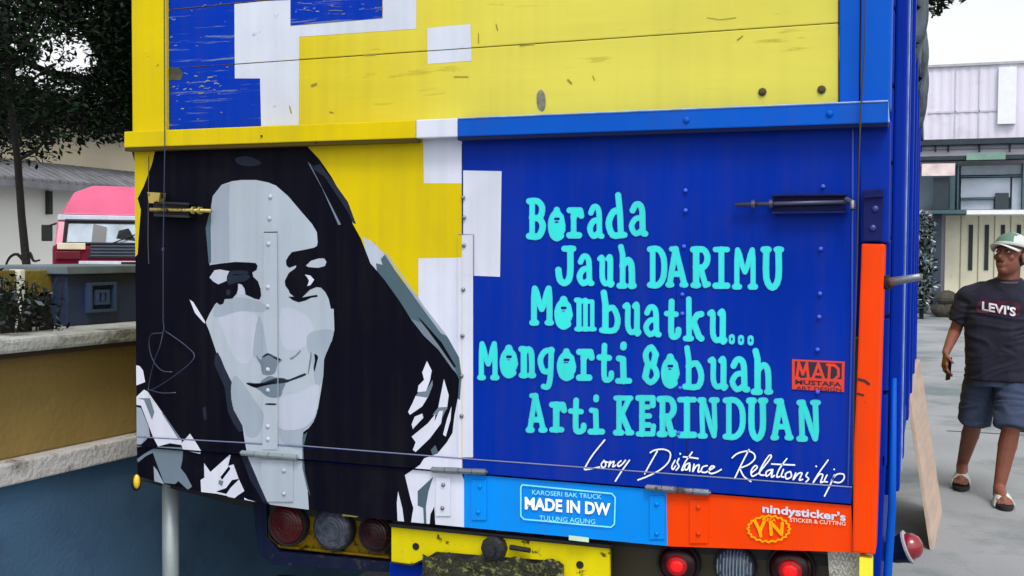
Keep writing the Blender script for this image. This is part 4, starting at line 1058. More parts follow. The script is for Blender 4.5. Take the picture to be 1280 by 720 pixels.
cl = [(PD(x, y, D6 + rnd.uniform(-.5, .5)), r) for x, y, r in [(20, 175, .16), (45, 180, .14), (8, 150, .2), (70, 165, .16), (35, 140, .2), (5, 95, .16), (60, 135, .2), (45, 20, .24), (85, 10, .24), (10, 20, .25), (0, 60, .2), (-30, 100, .4), (-40, 20, .5)]]
leaves(cl, 5000, .024, [LEAFD, LEAFM], 'crown', sapl, 3)
# big tree behind, thick dark trunk close to the truck's left edge
D9 = 9.0
bp = PD(215, 350, D9); bt = empty('broad_tree', (bp.x, bp.y, 0), 'large dark leafy tree rising behind the left edge of the truck', 'tree')
MB().tube([Vector((bp.x, bp.y, 0)), PD(215, 350, D9), PD(200, 240, D9), PD(180, 165, D9), PD(150, 90, D9), PD(140, -40, D9), PD(130, -160, D9)], [.22, .17, .13, .13, .13, .12, .06], 14).build('trunk', BARK, bt, smooth=True)
br = MB()
for q in [[(142, 90), (110, 40), (70, 0), (20, -40)], [(145, 120), (100, 100), (60, 90), (20, 70)], [(142, 20), (170, -30), (230, -90)], [(140, 60), (120, 100), (90, 130), (50, 150)]]:
    pts = [PD(a, b, D9 + (i * .1)) for i, (a, b) in enumerate(smooth_poly(q, 3, False))]
    br.tube(pts, [.06 * (1 - i / len(pts) * .75) for i in range(len(pts))], 7)
br.build('branch', BARK, bt, smooth=True, kind='stuff')
cl = []
for x, y, r in [(15, 10, .28), (60, 5, .3), (100, 8, .3), (140, 0, .4), (5, 45, .22), (128, 35, .14), (140, 45, .25), (150, 90, .25), (132, 75, .16), (10, 86, .14), (20, 130, .24), (50, 125, .22), (85, 120, .22),
                (70, 92, .12), (110, 125, .25), (140, 130, .3), (158, 60, .25), (160, 120, .22), (142, 20, .3), (128, 110, .2), (146, 150, .2), (118, 140, .2), (30, 150, .26), (60, 150, .22), (95, 148, .22), (125, 155, .18), (45, 66, .06), (64, 20, .13), (85, 68, .07), (100, 92, .08), (96, 48, .05), (-30, 60, .5), (-40, 140, .5), (30, -40, .5), (100, -60, .6), (180, -60, .6), (200, 60, .4), (200, 10, .4)]:
    cl.append((PD(x, y, D9 + rnd.uniform(-.6, .6)), r))
leaves(cl, 36000, .026, [LEAFD, LEAFD, LEAFM], 'crown', bt, 11)
# tree beyond the truck whose leaves overhang top right
D12 = 12.0
tp0 = PD(1010, 330, D12); ot = empty('overhanging_tree', (tp0.x, tp0.y, 0), 'leafy tree whose twigs hang into the sky right of the truck', 'tree')
MB().tube([Vector((tp0.x, tp0.y, 0)), PD(1010, 200, D12), PD(1030, 0, D12), PD(1060, -200, D12)], [.16, .14, .12, .08], 12).build('trunk', BARK, ot, smooth=True)
cl = [(PD(x, y, D12 + rnd.uniform(-.5, .5)), r) for x, y, r in [(1080, -120, .7), (1140, -60, .45), (1166, -8, .16), (1172, 8, .1), (1163, 12, .09), (1190, -14, .13), (1205, -6, .07), (1000, -150, .8), (1050, -40, .5), (1174, 0, .1), (1182, -4, .1)]]
leaves(cl, 6000, .05, [LEAFD, LEAFM], 'crown', ot, 5)
MB().tube([PD(1060, -150, D12), PD(1130, -60, D12), PD(1172, 2, D12), PD(1174, 18, D12)], [.06, .04, .015, .006], 6).build('branch', BARK, ot)

wd = empty('dry_weed', wp(20, 400, -.12).to_tuple(), 'dark straggly weed growing on the ledge in front of the ochre fence panels', 'plant')
wm = MB(); rw = random.Random(5)
for i in range(46):
    x = rw.choice([rw.gauss(8, 9), rw.gauss(30, 6), rw.gauss(56, 9)]); a0 = wp(x, 404, -.14); a0.z = zu1
    tx = x + rw.gauss(0, 9); ty = rw.uniform(345, 392); md_ = wp((x + tx) / 2 + rw.gauss(0, 3), (404 + ty) / 2, -.13)
    wm.tube([a0, md_, wp(tx, ty, -.12)], [.004, .003, .0015], 5)
wm.build('stem', mat('weed_dark', (18, 20, 20), rough=.8), wd, kind='stuff')
leaves([(wp(8, 385, -.13), .09), (wp(30, 380, -.13), .07), (wp(56, 392, -.13), .08), (wp(2, 360, -.13), .07)], 420, .013, [LEAFD, LEAFM, mat('weed_grey', (70, 80, 84), rough=.8)], 'foliage', wd, 4)
# ================================================================== PALE BUILDING LEFT
XB = -15.0
bl0 = PX(-260, 300, XB); bl1 = PX(420, 300, XB)
pbld = empty('pale_building', (XB, bl0.y, 0), 'long cream building with a grey lean-to roof strip behind the red truck', 'building')
CR = mat('wall_cream', (196, 186, 160), rough=.9, var=.12, scale=.6, bump=.2, dirt=(150, 120, 90), dscale=.7, damt=.42, dsharp=.3)
PW = mat('wall_off_white', (212, 212, 206), rough=.9, var=.06, scale=.8, bump=.15)
RG = mat('roof_grey_weathered', (104, 106, 112), rough=.8, var=.3, scale=3, bump=.4)
RD = mat('roof_dark', (50, 46, 46), rough=.8, var=.3, scale=3)
yA, yB = PX(-300, 300, XB).y, PX(420, 300, XB).y
za = PX(80, 232, XB).z; zt2 = PX(80, 150, XB).z
MB().box((XB - 6, yA, 0), (XB, yB, zt2)).build('wall', CR, pbld)
MB().box((XB + .001, yA, 0), (XB + .4, yB, za)).build('lower_wall', PW, pbld)
mb = MB()
n = int((yB - yA) / .22)
for i in range(n):
    y0 = yA + i * .22
    mb.prism([(XB, y0, za + .42), (XB + .95, y0, za + .02), (XB + .95, y0, za - .03), (XB, y0, za + .37)], (0, .18, 0))
mb.build('lean_to_sheet', RG, pbld, kind='stuff')
MB().prism([(XB, yA, za + .36), (XB + .9, yA, za - .0), (XB + .9, yA, za - .05), (XB, yA, za + .30)], (0, yB - yA, 0)).build('lean_to_roof', RG, pbld)
MB().box((XB + .9, yA, za - .16), (XB + .96, yB, za - .035)).build('gutter', RG, pbld)
for k in range(7):
    y0 = yA + k * (yB - yA) / 6.5
    MB().box((XB + .405, y0, za - .6), (XB + .5, y0 + .09, za - .16)).build('bracket', RD, pbld)
MB().prism([(XB + .6, yA, zt2 - .12), (XB + .6, yA, zt2 + .02), (XB - 3, yA, zt2 + 1.1), (XB - 6.5, yA, zt2)], (0, yB - yA, 0)).build('roof', RD, pbld)

# ================================================================== RED TRUCK FAR LEFT
TD = 13.0
tc = PD(172, 330, TD); tc.z = 0
fwd = (CAM - tc); fwd.z = 0; fwd.normalize(); ang = math.atan2(fwd.x, -fwd.y)
rt = empty('red_truck', tc, 'pinkish red truck cab with a sloped roof deflector parked by the pale building', 'truck', rz=ang + R(4))
MW = world_of(rt)
def rb(mb, name, m, par, **k):
    mb.v = [MW @ v for v in mb.v]; return mb.build(name, m, par, **k)
PK = pmat('paint_pink_red', (200, 78, 118), rough=0.35, spec=.6, coat=.4); PKD = pmat('paint_dark_red', (110, 16, 40))
s = TD / FPX
h = lambda py: PD(120, py, TD).z
hw = 98 * s
cabm = MB().prism([(-hw, 0, h(336)), (hw, 0, h(336)), (hw, 0, h(300)), (hw * .93, .16, h(266)), (-hw * .93, .16, h(266)), (-hw, 0, h(300))], (0, 1.5, 0))
cab2 = rb(MB().box((-hw, .02, .55), (hw, 1.6, h(306))), 'cab_body', PKD, rt, bevel=.05)
rb(MB().prism([(-hw * .97, .04, h(306)), (-hw * .93, .18, h(272)), (-hw * .93, 1.55, h(272)), (-hw * .97, 1.55, h(306))], (.10, 0, 0)), 'pillar', PK, rt, bevel=.01)
rb(MB().prism([(hw * .97 - .1, .04, h(306)), (hw * .93 - .1, .18, h(272)), (hw * .93 - .1, 1.55, h(272)), (hw * .97 - .1, 1.55, h(306))], (.10, 0, 0)), 'pillar', PK, rt, bevel=.01)
rb(MB().prism([(-hw * .94, .14, h(276)), (-hw * .94, .14, h(269)), (-hw * .94, 1.58, h(269)), (-hw * .94, 1.58, h(276))], (2 * hw * .94, 0, 0)), 'roof_band', WHITE, rt, bevel=.01)
rb(MB().prism([(-hw * .9, .18, h(268.5)), (hw * .9, .18, h(268.5)), (hw * .72, .5, h(237)), (hw * .5, .6, h(230)), (-hw * .5, .6, h(230)), (-hw * .74, .5, h(240))], (0, 1.0, 0)), 'roof_deflector', PK, rt, bevel=.02)
SKYG = mat('windscreen_reflective', (120, 140, 160), rough=.08, spec=.9, var=.5, scale=3)
ws = rb(MB().prism([(-hw * .86, .05, h(304)), (hw * .86, .05, h(304)), (hw * .83, .16, h(277)), (-hw * .83, .16, h(277))], (0, .02, 0)), 'windscreen', SKYG, rt)
rb(MB().prism([(-hw * .55, .035, h(303)), (-hw * .38, .035, h(303)), (-hw * .36, .10, h(284)), (-hw * .52, .12, h(280))], (0, .012, 0)), 'seat_shape', GLASS, ws)
rb(MB().prism([(-hw * .25, .065, h(297)), (-hw * .02, .05, h(300)), (-hw * .10, .09, h(285)), (-hw * .22, .085, h(288))], (0, .012, 0)), 'seat_shape', GLASS, ws)
rb(MB().prism([(-hw * .60, -.002, h(322)), (hw * .8, -.002, h(322)), (hw * .8, -.002, h(305)), (-hw * .55, -.002, h(306))], (0, .02, 0)), 'grille', mat('grille_dark', (24, 34, 52), rough=.4, var=.5, scale=20), rt)
for k in range(4): rb(MB().box((-hw * .56, -.012, h(320 - k * 4)), (hw * .78, .0, h(318.6 - k * 4))), 'grille_bar', mat('grille_grey', (70, 80, 96)), rt)
for x0, y0, x1, y1 in ((-.87, 304.5, -.84, 276), (.84, 304.5, .81, 276)): rb(MB().tube([(hw * x0, .035, h(y0)), (hw * x1, .145, h(y1))], .02, 6), 'screen_seal', BLACK, rt)
rb(MB().tube([(-hw * .87, .035, h(304.6)), (hw * .87, .035, h(304.6))], .018, 6), 'screen_seal', BLACK, rt)
rb(MB().tube([(-hw * .85, .145, h(276.5)), (hw * .85, .145, h(276.5))], .022, 6), 'screen_seal', BLACK, rt)
for x in (-.3, .3): rb(MB().tube([(hw * x, .02, h(304)), (hw * (x + .3), .05, h(292))], .008, 5), 'wiper', BLACK, rt)
rb(MB().box((-hw, -.08, .42), (hw, .05, .62)), 'bumper', WHITE, rt, bevel=.02)
rb(MB().box((-hw * .2, -.025, h(331.5)), (hw * .25, -.018, h(327))), 'number_plate', BLACK, rt)
for k in range(5): rb(MB().prism([(hw * (-.1 + k * .17), .09 - .0, h(299 - k % 2 * 4)), (hw * (0 + k * .17), .06, h(303)), (hw * (.06 + k * .17), .10, h(286 + k % 3 * 3))], (0, .006, 0)), 'reflection_shape', GLASS, ws)
rb(MB().box((-hw * .7, -.02, h(331)), (hw * .7, .015, h(326))), 'front_strip', WHITE, rt, bevel=.005)
for x in (-1, 1):
    rb(MB().box((min(x * hw * .62, x * hw * .95), -.01, h(312)), (max(x * hw * .62, x * hw * .95), .018, h(304))), 'marker_lamp', mat('lamp_cream', (206, 196, 170)), rt, bevel=.01)
    rb(MB().box((min(x * hw * .68, x * hw * .97), -.015, h(324)), (max(x * hw * .68, x * hw * .97), .018, h(314))), 'headlight', mat('lamp_dark_red', (90, 10, 30), rough=.3), rt, bevel=.01)
    rb(MB().box((min(x * hw * 1.0, x * hw * 1.13), .1, h(302)), (max(x * hw * 1.0, x * hw * 1.13), .14, h(282))), 'mirror', BLACK, rt, bevel=.01)
    rb(MB().tube([(x * hw * .95, .1, h(280)), (x * hw * 1.07, .11, h(284))], .012, 6), 'mirror_arm', BLACK, rt)
    rb(MB().lathe((x * hw * .82, .75, .36), (1, 0, 0), [(-.11, .2), (-.11, .34), (-.08, .36), (.08, .36), (.11, .34), (.11, .2)], 24), 'wheel', BLACK, rt)
    rb(MB().lathe((x * hw * .82, 4.2, .36), (1, 0, 0), [(-.11, .2), (-.11, .34), (-.08, .36), (.08, .36), (.11, .34), (.11, .2)], 24), 'wheel', BLACK, rt)
    rb(MB().prism([(x * hw * .84, .045, h(302)), (x * hw * .87, .045, h(302)), (x * hw * .84, .155, h(277)), (x * hw * .81, .155, h(277))], (0, -.012, 0)), 'screen_frame', BLACK, rt)
rb(MB().box((-hw * .92, 1.75, .8), (hw * .92, 5.4, h(290))), 'cargo_bed', PKD, rt, bevel=.02)
rb(MB().box((-hw * .5, .1, .5), (hw * .5, 5.3, .795)), 'chassis', CHASS, rt)

# ================================================================== INDUSTRIAL BUILDING RIGHT
YF = 27.5
def F(px, py, y=YF): return P(px, py, y)
ib = empty('warehouse', (F(1220, 385).x, YF, 0), 'pale corrugated warehouse with a low cream front wall behind the walking man', 'building')
CLAD = mat('cladding_lilac_white', (206, 204, 220), rough=.6, var=.05, scale=1, bump=.05, dirt=(180, 178, 186), dscale=1.2, damt=.45, dsharp=.2)
WHB = mat('plaster_white', (220, 223, 226), rough=.7, var=.04)
TEAL = mat('frame_teal', (54, 84, 92), rough=.6, var=.2, scale=3)
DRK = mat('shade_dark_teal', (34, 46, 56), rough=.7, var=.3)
CRM = mat('wall_pale_cream', (222, 218, 194), rough=.8, var=.08, scale=1.5, dirt=(170, 160, 130), dscale=2, damt=.42, dsharp=.2)
GRN = mat('sign_green', (108, 142, 130), rough=.6, var=.2, scale=4)
GRY = mat('panel_blue_grey', (150, 160, 176), rough=.6, var=.15, scale=2)
PNK = mat('sign_pinkish', (206, 190, 190), rough=.6, var=.3, scale=3)
def fb(x0, y0, x1, y1, ya, yb, name, m, par=ib, bev=0, **k):
    a = P(x0, y1, ya); b = P(x1, y0, ya)
    return MB().box((min(a.x, b.x), ya, min(a.z, b.z)), (max(a.x, b.x), yb, max(a.z, b.z))).build(name, m, par, bevel=bev, **k)
# upper clad wall, corrugated sheets
xa, xb = F(1020, 100).x, F(1420, 100).x; zlo = F(1220, 175).z; zhi = F(1220, 82).z
mb = MB(); x = xa; vs = []; i = 0
step = .055
while x < xb:
    vs += [(x, YF + (.012 if (i // 2) % 2 else 0), zlo), (x, YF + (.012 if (i // 2) % 2 else 0), zhi)]; x += step; i += 1
mb.add(vs, [(2 * k, 2 * k + 2, 2 * k + 3, 2 * k + 1) for k in range(i - 1)])
mb.build('cladding', CLAD, ib, kind='stuff')
MB().box((xa, YF + .05, 0), (xb, YF + 14, zhi - .01)).build('building_body', CLAD, ib)
MB().box((xa, YF - .06, zhi), (xb, YF + 14, zhi + .06)).build('roof_edge', mat('roof_edge_grey', (160, 162, 168)), ib)
fb(1247, 83, 1271, 155, YF - .12, YF - .01, 'white_panel', WHB)
for py in (138,):
    fb(1160, 139, 1246, 139.6, YF - .02, YF - .001, 'sheet_lap', mat('lap_pale', (186, 186, 198)))
for px in (1194, 1224):
    fb(px, 86, px + .5, 174, YF - .02, YF - .001, 'sheet_seam', mat('lap_pale', (186, 186, 198)))
# clerestory row
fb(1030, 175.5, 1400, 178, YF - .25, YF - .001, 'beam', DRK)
fb(1030, 178.3, 1400, 190, YF - .05, YF - .002, 'clerestory', GRY)
for px in (1130, 1150, 1168, 1184, 1223, 1261, 1300, 1340):
    fb(px, 178.3, px + 2.6, 190, YF - .12, YF - .052, 'mullion', DRK)
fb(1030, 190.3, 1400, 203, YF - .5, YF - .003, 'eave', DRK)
fb(1208, 190, 1257, 200, YF - .62, YF - .51, 'green_sign', GRN)
# upper storey wall
fb(1030, 203.3, 1400, 262, YF - .02, YF - .004, 'recessed_wall', mat('recess_grey_teal', (84, 100, 112), rough=.7, var=.3, scale=1))
fb(1152, 204, 1194, 220, YF - 1.0, YF - .9, 'pink_sign', PNK)
fb(1201, 206, 1277, 219, YF - .2, YF - .03, 'window_band', mat('window_band_grey', (120, 134, 148), rough=.4, var=.3, scale=2))
fb(1201, 219.3, 1277, 221.5, YF - .3, YF - .03, 'window_bar', TEAL)
fb(1201, 247.5, 1243, 249.5, YF - .3, YF - .03, 'window_bar', TEAL)
fb(1166, 222, 1186, 262, YF - .9, YF - .4, 'dark_doorway', DRK)
fb(1201, 222, 1263, 247, YF - .2, YF - .03, 'pale_panel', GRY)
fb(1264.5, 222, 1277, 262, YF - .2, YF - .03, 'pale_panel', GRY)
fb(1201, 250, 1242, 262, YF - .2, YF - .03, 'pale_panel', GRY)
fb(1244, 241, 1261, 261, YF - .35, YF - .21, 'vent_box', DRK)
fb(1196, 203.4, 1199, 262, YF - .35, YF - .05, 'frame_post', TEAL)
fb(1187, 218, 1194, 262, YF - .5, YF - .36, 'frame_post', TEAL)
fb(1277.5, 203.4, 1281, 262, YF - .35, YF - .05, 'frame_post', TEAL)
fb(1165, 262.3, 1208, 267, YF - 1.4, YF - .005, 'canopy', TEAL)
fb(1208.3, 261.5, 1400, 268, YF - 1.4, YF - .005, 'canopy', WHB)
# ground storey
wl_ = fb(1180, 268.3, 1400, 384, YF - .3, YF - .006, 'front_wall', CRM)
for px in (1210, 1230, 1250, 1270, 1292):
    fb(px, 281, px + 6.5, 338, YF - .33, YF - .301, 'wall_slot', DRK, wl_)
for px in (1200, 1222, 1242, 1262):
    fb(px, 268.5, px + .8, 380, YF - .31, YF - .3005, 'wall_joint', mat('joint_beige', (150, 146, 128)), wl_)
fb(1163, 267.3, 1177.5, 386, YF - 1.0, YF - .6, 'column', mat('column_teal_dark', (40, 54, 70), rough=.6, var=.2))
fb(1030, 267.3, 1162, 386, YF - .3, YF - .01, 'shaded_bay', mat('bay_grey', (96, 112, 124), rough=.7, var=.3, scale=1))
fb(1170, 380, 1400, 388, YF - 1.6, YF - .31, 'kerb', mat('kerb_grey', (150, 152, 150), rough=.8))
# shrubs / stones at the foot of the wall
RK = mat('stone_brown', (60, 58, 50), rough=.9, var=.4, scale=6, bump=.6)
bl = [('round brown boulder lowest at the left of the heap by the cream wall', 1181, .0, .26), ('brown boulder in the middle of the heap by the cream wall', 1190, .0, .30),
      ('small dark boulder at the right end of the heap by the cream wall', 1200, .0, .22), ('brown boulder resting on top of the heap by the cream wall', 1186, .36, .24)]
for k, (lab, px, zz, r) in enumerate(bl):
    c = P(px, 372, YF - 1.9); c.z = zz + r * .7; r *= .8; c.z = zz * .8 + r * .7; mb = MB().ell(c, (r * 1.15, r * .9, r * .85), seg=14, rings=9)
    mb.v = [v + (v - c) * .5 * noise.noise(v * 3.3) for v in mb.v]
    setp(mb.build('boulder', RK, smooth=False), lab, 'boulder', 'boulders heaped at the foot of the cream wall')
shr = empty('shrub', (P(1153, 385, YF - 3).x, YF - 3, 0), 'grey-green shrub partly hidden by the truck side near the teal column', 'shrub')
cl = [(P(x, y, YF - 3), r) for x, y, r in [(1154, 285, .3), (1150, 305, .35), (1153, 330, .35), (1156, 355, .3), (1148, 370, .35), (1150, 280, .3)]]
leaves(cl, 1500, .07, [LEAFM, mat('leaf_pale', (170, 180, 176), rough=.6), mat('leaf_greyblue', (90, 110, 124), rough=.6), LEAFD], 'foliage', shr, 8)
MB().tube([(P(1152, 385, YF - 3).x, YF - 3, 0), P(1152, 300, YF - 3)], .05, 8).build('stem', BARK, shr)

# ================================================================== THE MAN
fx = PZ(1246, 630, 0)
man = empty('person', (fx.x, fx.y, 0), 'man in a white and green cap, navy printed T-shirt, denim shorts and slides walking', 'person', rz=math.atan2((CAM - fx).x, -(CAM - fx).y) * .6)
MM = world_of(man)
SKIN = mat('skin_brown', (122, 72, 56), rough=.6, var=.16, scale=14, bump=.05, bscale=200)
SHIRT = mat('shirt_navy', (17, 18, 38), rough=.85, var=.15, scale=8, bump=.25, bscale=25)
DENIM = mat('denim_grey_blue', (46, 58, 82), rough=.9, var=.2, scale=10, bump=.3, bscale=60)
HAIRM = mat('hair_black', (14, 12, 14), rough=.7)
CAPW = mat('cap_white', (190, 196, 192), rough=.8, var=.06); CAPG = mat('cap_green', (84, 120, 100), rough=.8)
def remesh(mb, name, m, par, vox=.006, sm=4, folds=0):
    mb.v = [MM @ v for v in mb.v]
    me = bpy.data.meshes.new(name); me.from_pydata([tuple(v) for v in mb.v], [], mb.f)
    o = bpy.data.objects.new('tmp', me); COL.objects.link(o)
    a = o.modifiers.new('r', 'REMESH'); a.mode = 'VOXEL'; a.voxel_size = vox
    b = o.modifiers.new('s', 'SMOOTH'); b.iterations = sm; b.factor = .5
    dg = bpy.context.evaluated_depsgraph_get(); m2 = bpy.data.meshes.new_from_object(o.evaluated_get(dg)); bpy.data.objects.remove(o)
    if folds:
        nrm = [v.normal.copy() for v in m2.vertices]
        for v, nv_ in zip(m2.vertices, nrm):
            q = Vector((v.co.x * 5, v.co.y * 5, v.co.z * 11)); a = noise.noise(q + Vector((noise.noise(q * .6) * 2.5, 0, noise.noise(q * .5 + Vector((9, 2, 4))) * 3)))
            v.co = v.co + nv_ * folds * (1 - abs(a) * 2.2)
    m2.name = name; m2.materials.clear(); m2.materials.append(m); m2.shade_smooth()
    q = bpy.data.objects.new(name, m2); COL.objects.link(q); q.parent = par; q.matrix_parent_inverse = world_of(par).inverted()
    return q
HC = Vector((.045, .04, 1.485)); HM = Matrix.Translation(HC) @ Matrix.Rotation(R(-34), 4, 'Z') @ Matrix.Rotation(R(-14), 4, 'X') @ Matrix.Scale(1.09, 4)
b = MB()
b.ell((0, .012, .035), (.075, .092, .088), HM); b.ell((0, -.012, -.035), (.058, .072, .078), HM); b.ell((0, -.045, -.088), (.030, .030, .024), HM)
b.ell((0, -.086, -.022), (.014, .022, .020), HM); b.ell((0, -.080, .005), (.009, .012, .030), HM); b.ell((0, -.074, .028), (.046, .016, .011), HM)
b.ell((0, -.076, -.060), (.024, .012, .007), HM); b.ell((0, -.074, -.070), (.020, .012, .007), HM)
for sx in (-1, 1):
    b.ell((sx * .077, .012, -.008), (.009, .018, .030), HM); b.ell((sx * .040, -.056, -.018), (.020, .016, .020), HM)
b.cap((.03, .08, 1.24), (.045, .055, 1.43), .070, .060)
# torso core
b.ell((.0, .12, 1.08), (.15, .09, .20)); b.ell((0, .13, .86), (.14, .09, .14)); b.cap((-.15, .1, 1.235), (.15, .1, 1.235), .05, .05)
# his right arm (image left)
SH, EL, WR = Vector((-.185, .10, 1.235)), Vector((-.255, .13, 1.02)), Vector((-.300, -.06, .905))
b.cap(SH, EL, .046, .036); b.cap(EL, WR, .038, .024)
hd = Vector((-.06, -.25, -1)).normalized(); sd_ = Vector((.35, -1, .2)).normalized(); nr = hd.cross(sd_).normalized()
pc = WR + hd * .05
for k in range(5): b.cap(WR + hd * .005 + sd_ * (k - 2) * .006, WR + hd * .082 + sd_ * (k - 2) * .0165 * 1.05, .013, .0115, 10)
def fingers(b, WR, hd, sd_, curl, ln=(.066, .076, .072, .058)):
    for k, L_ in enumerate(ln):
        a = WR + hd * .082 + sd_ * (1.5 - k) * .0185
        c1 = a + (hd + curl * .25).normalized() * L_ * .45; c2 = c1 + (hd + curl * .9).normalized() * L_ * .32; c3 = c2 + (hd * .7 + curl * 1.3).normalized() * L_ * .25
        b.cap(a, c1, .0095, .0088, 8); b.cap(c1, c2, .0088, .0082, 8); b.cap(c2, c3, .0082, .0072, 8)
    a = WR + hd * .03 + sd_ * .026; c1 = a + (hd * .6 + sd_ * .9 + curl * .3).normalized() * .035; c2 = c1 + (hd * .9 + sd_ * .3 + curl * .7).normalized() * .028
    b.cap(a, c1, .0125, .0105, 8); b.cap(c1, c2, .0105, .0085, 8)
curl = Vector((1, .1, 0)).normalized()
fingers(b, WR, hd, sd_, curl)
# his left arm (mostly outside the frame)
SH2, EL2, WR2 = Vector((.195, .10, 1.235)), Vector((.265, .20, 1.01)), Vector((.285, .12, .80))
b.cap(SH2, EL2, .046, .036); b.cap(EL2, WR2, .038, .024)
hd2 = Vector((.02, -.2, -1)).normalized(); sd2 = Vector((-.3, -1, .1)).normalized()
for k in range(5): b.cap(WR2 + hd2 * .005 + sd2 * (k - 2) * .006, WR2 + hd2 * .082 + sd2 * (k - 2) * .017, .013, .0115, 10)
fingers(b, WR2, hd2, sd2, Vector((-1, .1, 0)))
# legs
HPa, KNa, ANa = Vector((-.09, .17, .80)), Vector((-.135, .24, .455)), Vector((-.20, .50, .135))
HPb, KNb, ANb = Vector((.085, .14, .80)), Vector((.07, .02, .46)), Vector((.012, .02, .10))
for H_, K_, A_ in ((HPa, KNa, ANa), (HPb, KNb, ANb)):
    b.cap(H_, K_, .082, .056); cm = K_.lerp(A_, .32) + Vector((0, .02, 0)); b.cap(K_, cm, .052, .056); b.cap(cm, A_, .054, .034)
def foot(b, A_, toe, dz, flat_):
    heel = A_ + Vector((0, .035, -.055)); b.cap(A_, heel, .036, .036)
    ball = toe + (A_ - toe) * .25; b.cap(heel, Vector((ball.x, ball.y, ball.z)), .034, .032); b.cap(A_ + Vector((0, -.01, -.01)), ball, .036, .028)
    sdv = (toe - heel).cross(Vector((0, 0, 1))).normalized()
    for k in range(5):
        f = ball + sdv * (k - 2) * .017; t = toe + sdv * (k - 2) * .018 - (toe - heel).normalized() * abs(k - 1.4) * .009
        b.cap(ball, f, .02, .014, 8); b.cap(f, t, .0125, .0095, 8)
toeb = Vector((.045, -.165, .035)); foot(b, ANb, toeb, 0, 1)
toea = Vector((-.205, .30, .045)); foot(b, ANa, toea, 0, 1)
body = remesh(b, 'body', SKIN, man, .0055, 3)
# shirt
def loft(rings, seg=28):
    mb = MB(); vs = []; fs = []
    for (c, rx, ry, ex) in rings:
        for k in range(seg):
            t = 2 * math.pi * k / seg; cx, sx = math.cos(t), math.sin(t)
            vs.append(Vector(c) + Vector((rx * math.copysign(abs(cx) ** ex, cx), ry * math.copysign(abs(sx) ** ex, sx), 0)))
    for i in range(len(rings) - 1):
        for k in range(seg): fs.append((i * seg + k, i * seg + (k + 1) % seg, (i + 1) * seg + (k + 1) % seg, (i + 1) * seg + k))
    fs += [tuple(reversed(range(seg))), tuple((len(rings) - 1) * seg + k for k in range(seg))]
    return vs, fs
s_ = MB()
s_.add(*loft([((0, .12, .735), .185, .122, .85), ((0, .12, .80), .190, .128, .85), ((0, .115, .92), .190, .132, .85), ((0, .11, 1.02), .190, .130, .85), ((0, .105, 1.14), .205, .125, .85), ((0, .10, 1.23), .215, .108, .9),
              ((.005, .095, 1.275), .185, .092, 1), ((.02, .085, 1.315), .13, .080, 1), ((.035, .075, 1.345), .086, .072, 1)]))
s_.cap((-.10, .095, 1.265), (-.19, .10, 1.235), .066, .070)
s_.cap((.13, .095, 1.265), (.195, .10, 1.235), .066, .070)
for a_, e_, in ((SH, EL), (SH2, EL2)):
    d = (e_ - a_).normalized(); s_.lathe(a_, d, [(-.06, .02), (-.04, .05), (0, .066), (.10, .070), (.155, .073), (.16, .070)], 20)
sv = [v.copy() for v in s_.v]
for i, v in enumerate(s_.v):
    s_.v[i] = v + Vector((noise.noise(v * 9 + Vector((3, 1, 7))), noise.noise(v * 9), 0)) * .016
shirt = remesh(s_, 'shirt', SHIRT, man, .0065, 3, .007)
tor = MB(); 
for k in range(24):
    pass
cv = [Vector((.038 + .078 * math.cos(t), .068 + .066 * math.sin(t), 1.343 + .016 * math.sin(t))) for t in [i * 2 * math.pi / 24 for i in range(25)]]
MB().tube([MM @ v for v in cv], .008, 8).build('collar', mat('collar_grey', (90, 78, 76), rough=.9), shirt, smooth=True)
# chest print
bm = bmesh.new(); bm.from_mesh(shirt.data); bv = BVHTree.FromBMesh(bm)
fwdv = (MM.to_3x3() @ Vector((0, -1, 0)))
def chest(vs, fs, x0, x1, z0, hgt, name, m, tilt=-.02):
    a = min(v[0] for v in vs); c = max(v[0] for v in vs); pts = []
    for vx, vz in vs:
        lx = x0 + (x1 - x0) * (vx - a) / (c - a); lz = z0 + hgt * vz + tilt * (lx - x0)
        o = MM @ Vector((lx, -1, lz)); h_ = bv.ray_cast(o, -fwdv)
        p = h_[0] if h_[0] is not None else MM @ Vector((lx, -.02, lz)); pts.append(p + fwdv * .012)
    MB().add(pts, fs).build(name, m, shirt)
bw = [(-.13, 1.150), (-.03, 1.146), (.09, 1.132), (.105, 1.17), (.09, 1.215), (.0, 1.222), (-.09, 1.232), (-.13, 1.20)]
pts_ = []
for lx, lz in smooth_poly(bw, 4):
    h_ = bv.ray_cast(MM @ Vector((lx, -1, lz)), -fwdv); pts_.append((h_[0] if h_[0] is not None else MM @ Vector((lx, -.02, lz))) + fwdv * .005)
cc = sum(pts_, Vector()) / len(pts_) + fwdv * .003
MB().add(pts_ + [cc], [(i, (i + 1) % len(pts_), len(pts_)) for i in range(len(pts_))]).build('chest_print', mat('print_dark_red', (70, 14, 36), rough=.8, var=.3, scale=30), shirt)
vs_, fs_ = text_polys("LEVI'S", .03)
chest(vs_, fs_, -.105, .080, 1.165, .070, 'chest_lettering', mat('print_white', (236, 226, 232), rough=.7), -.18)
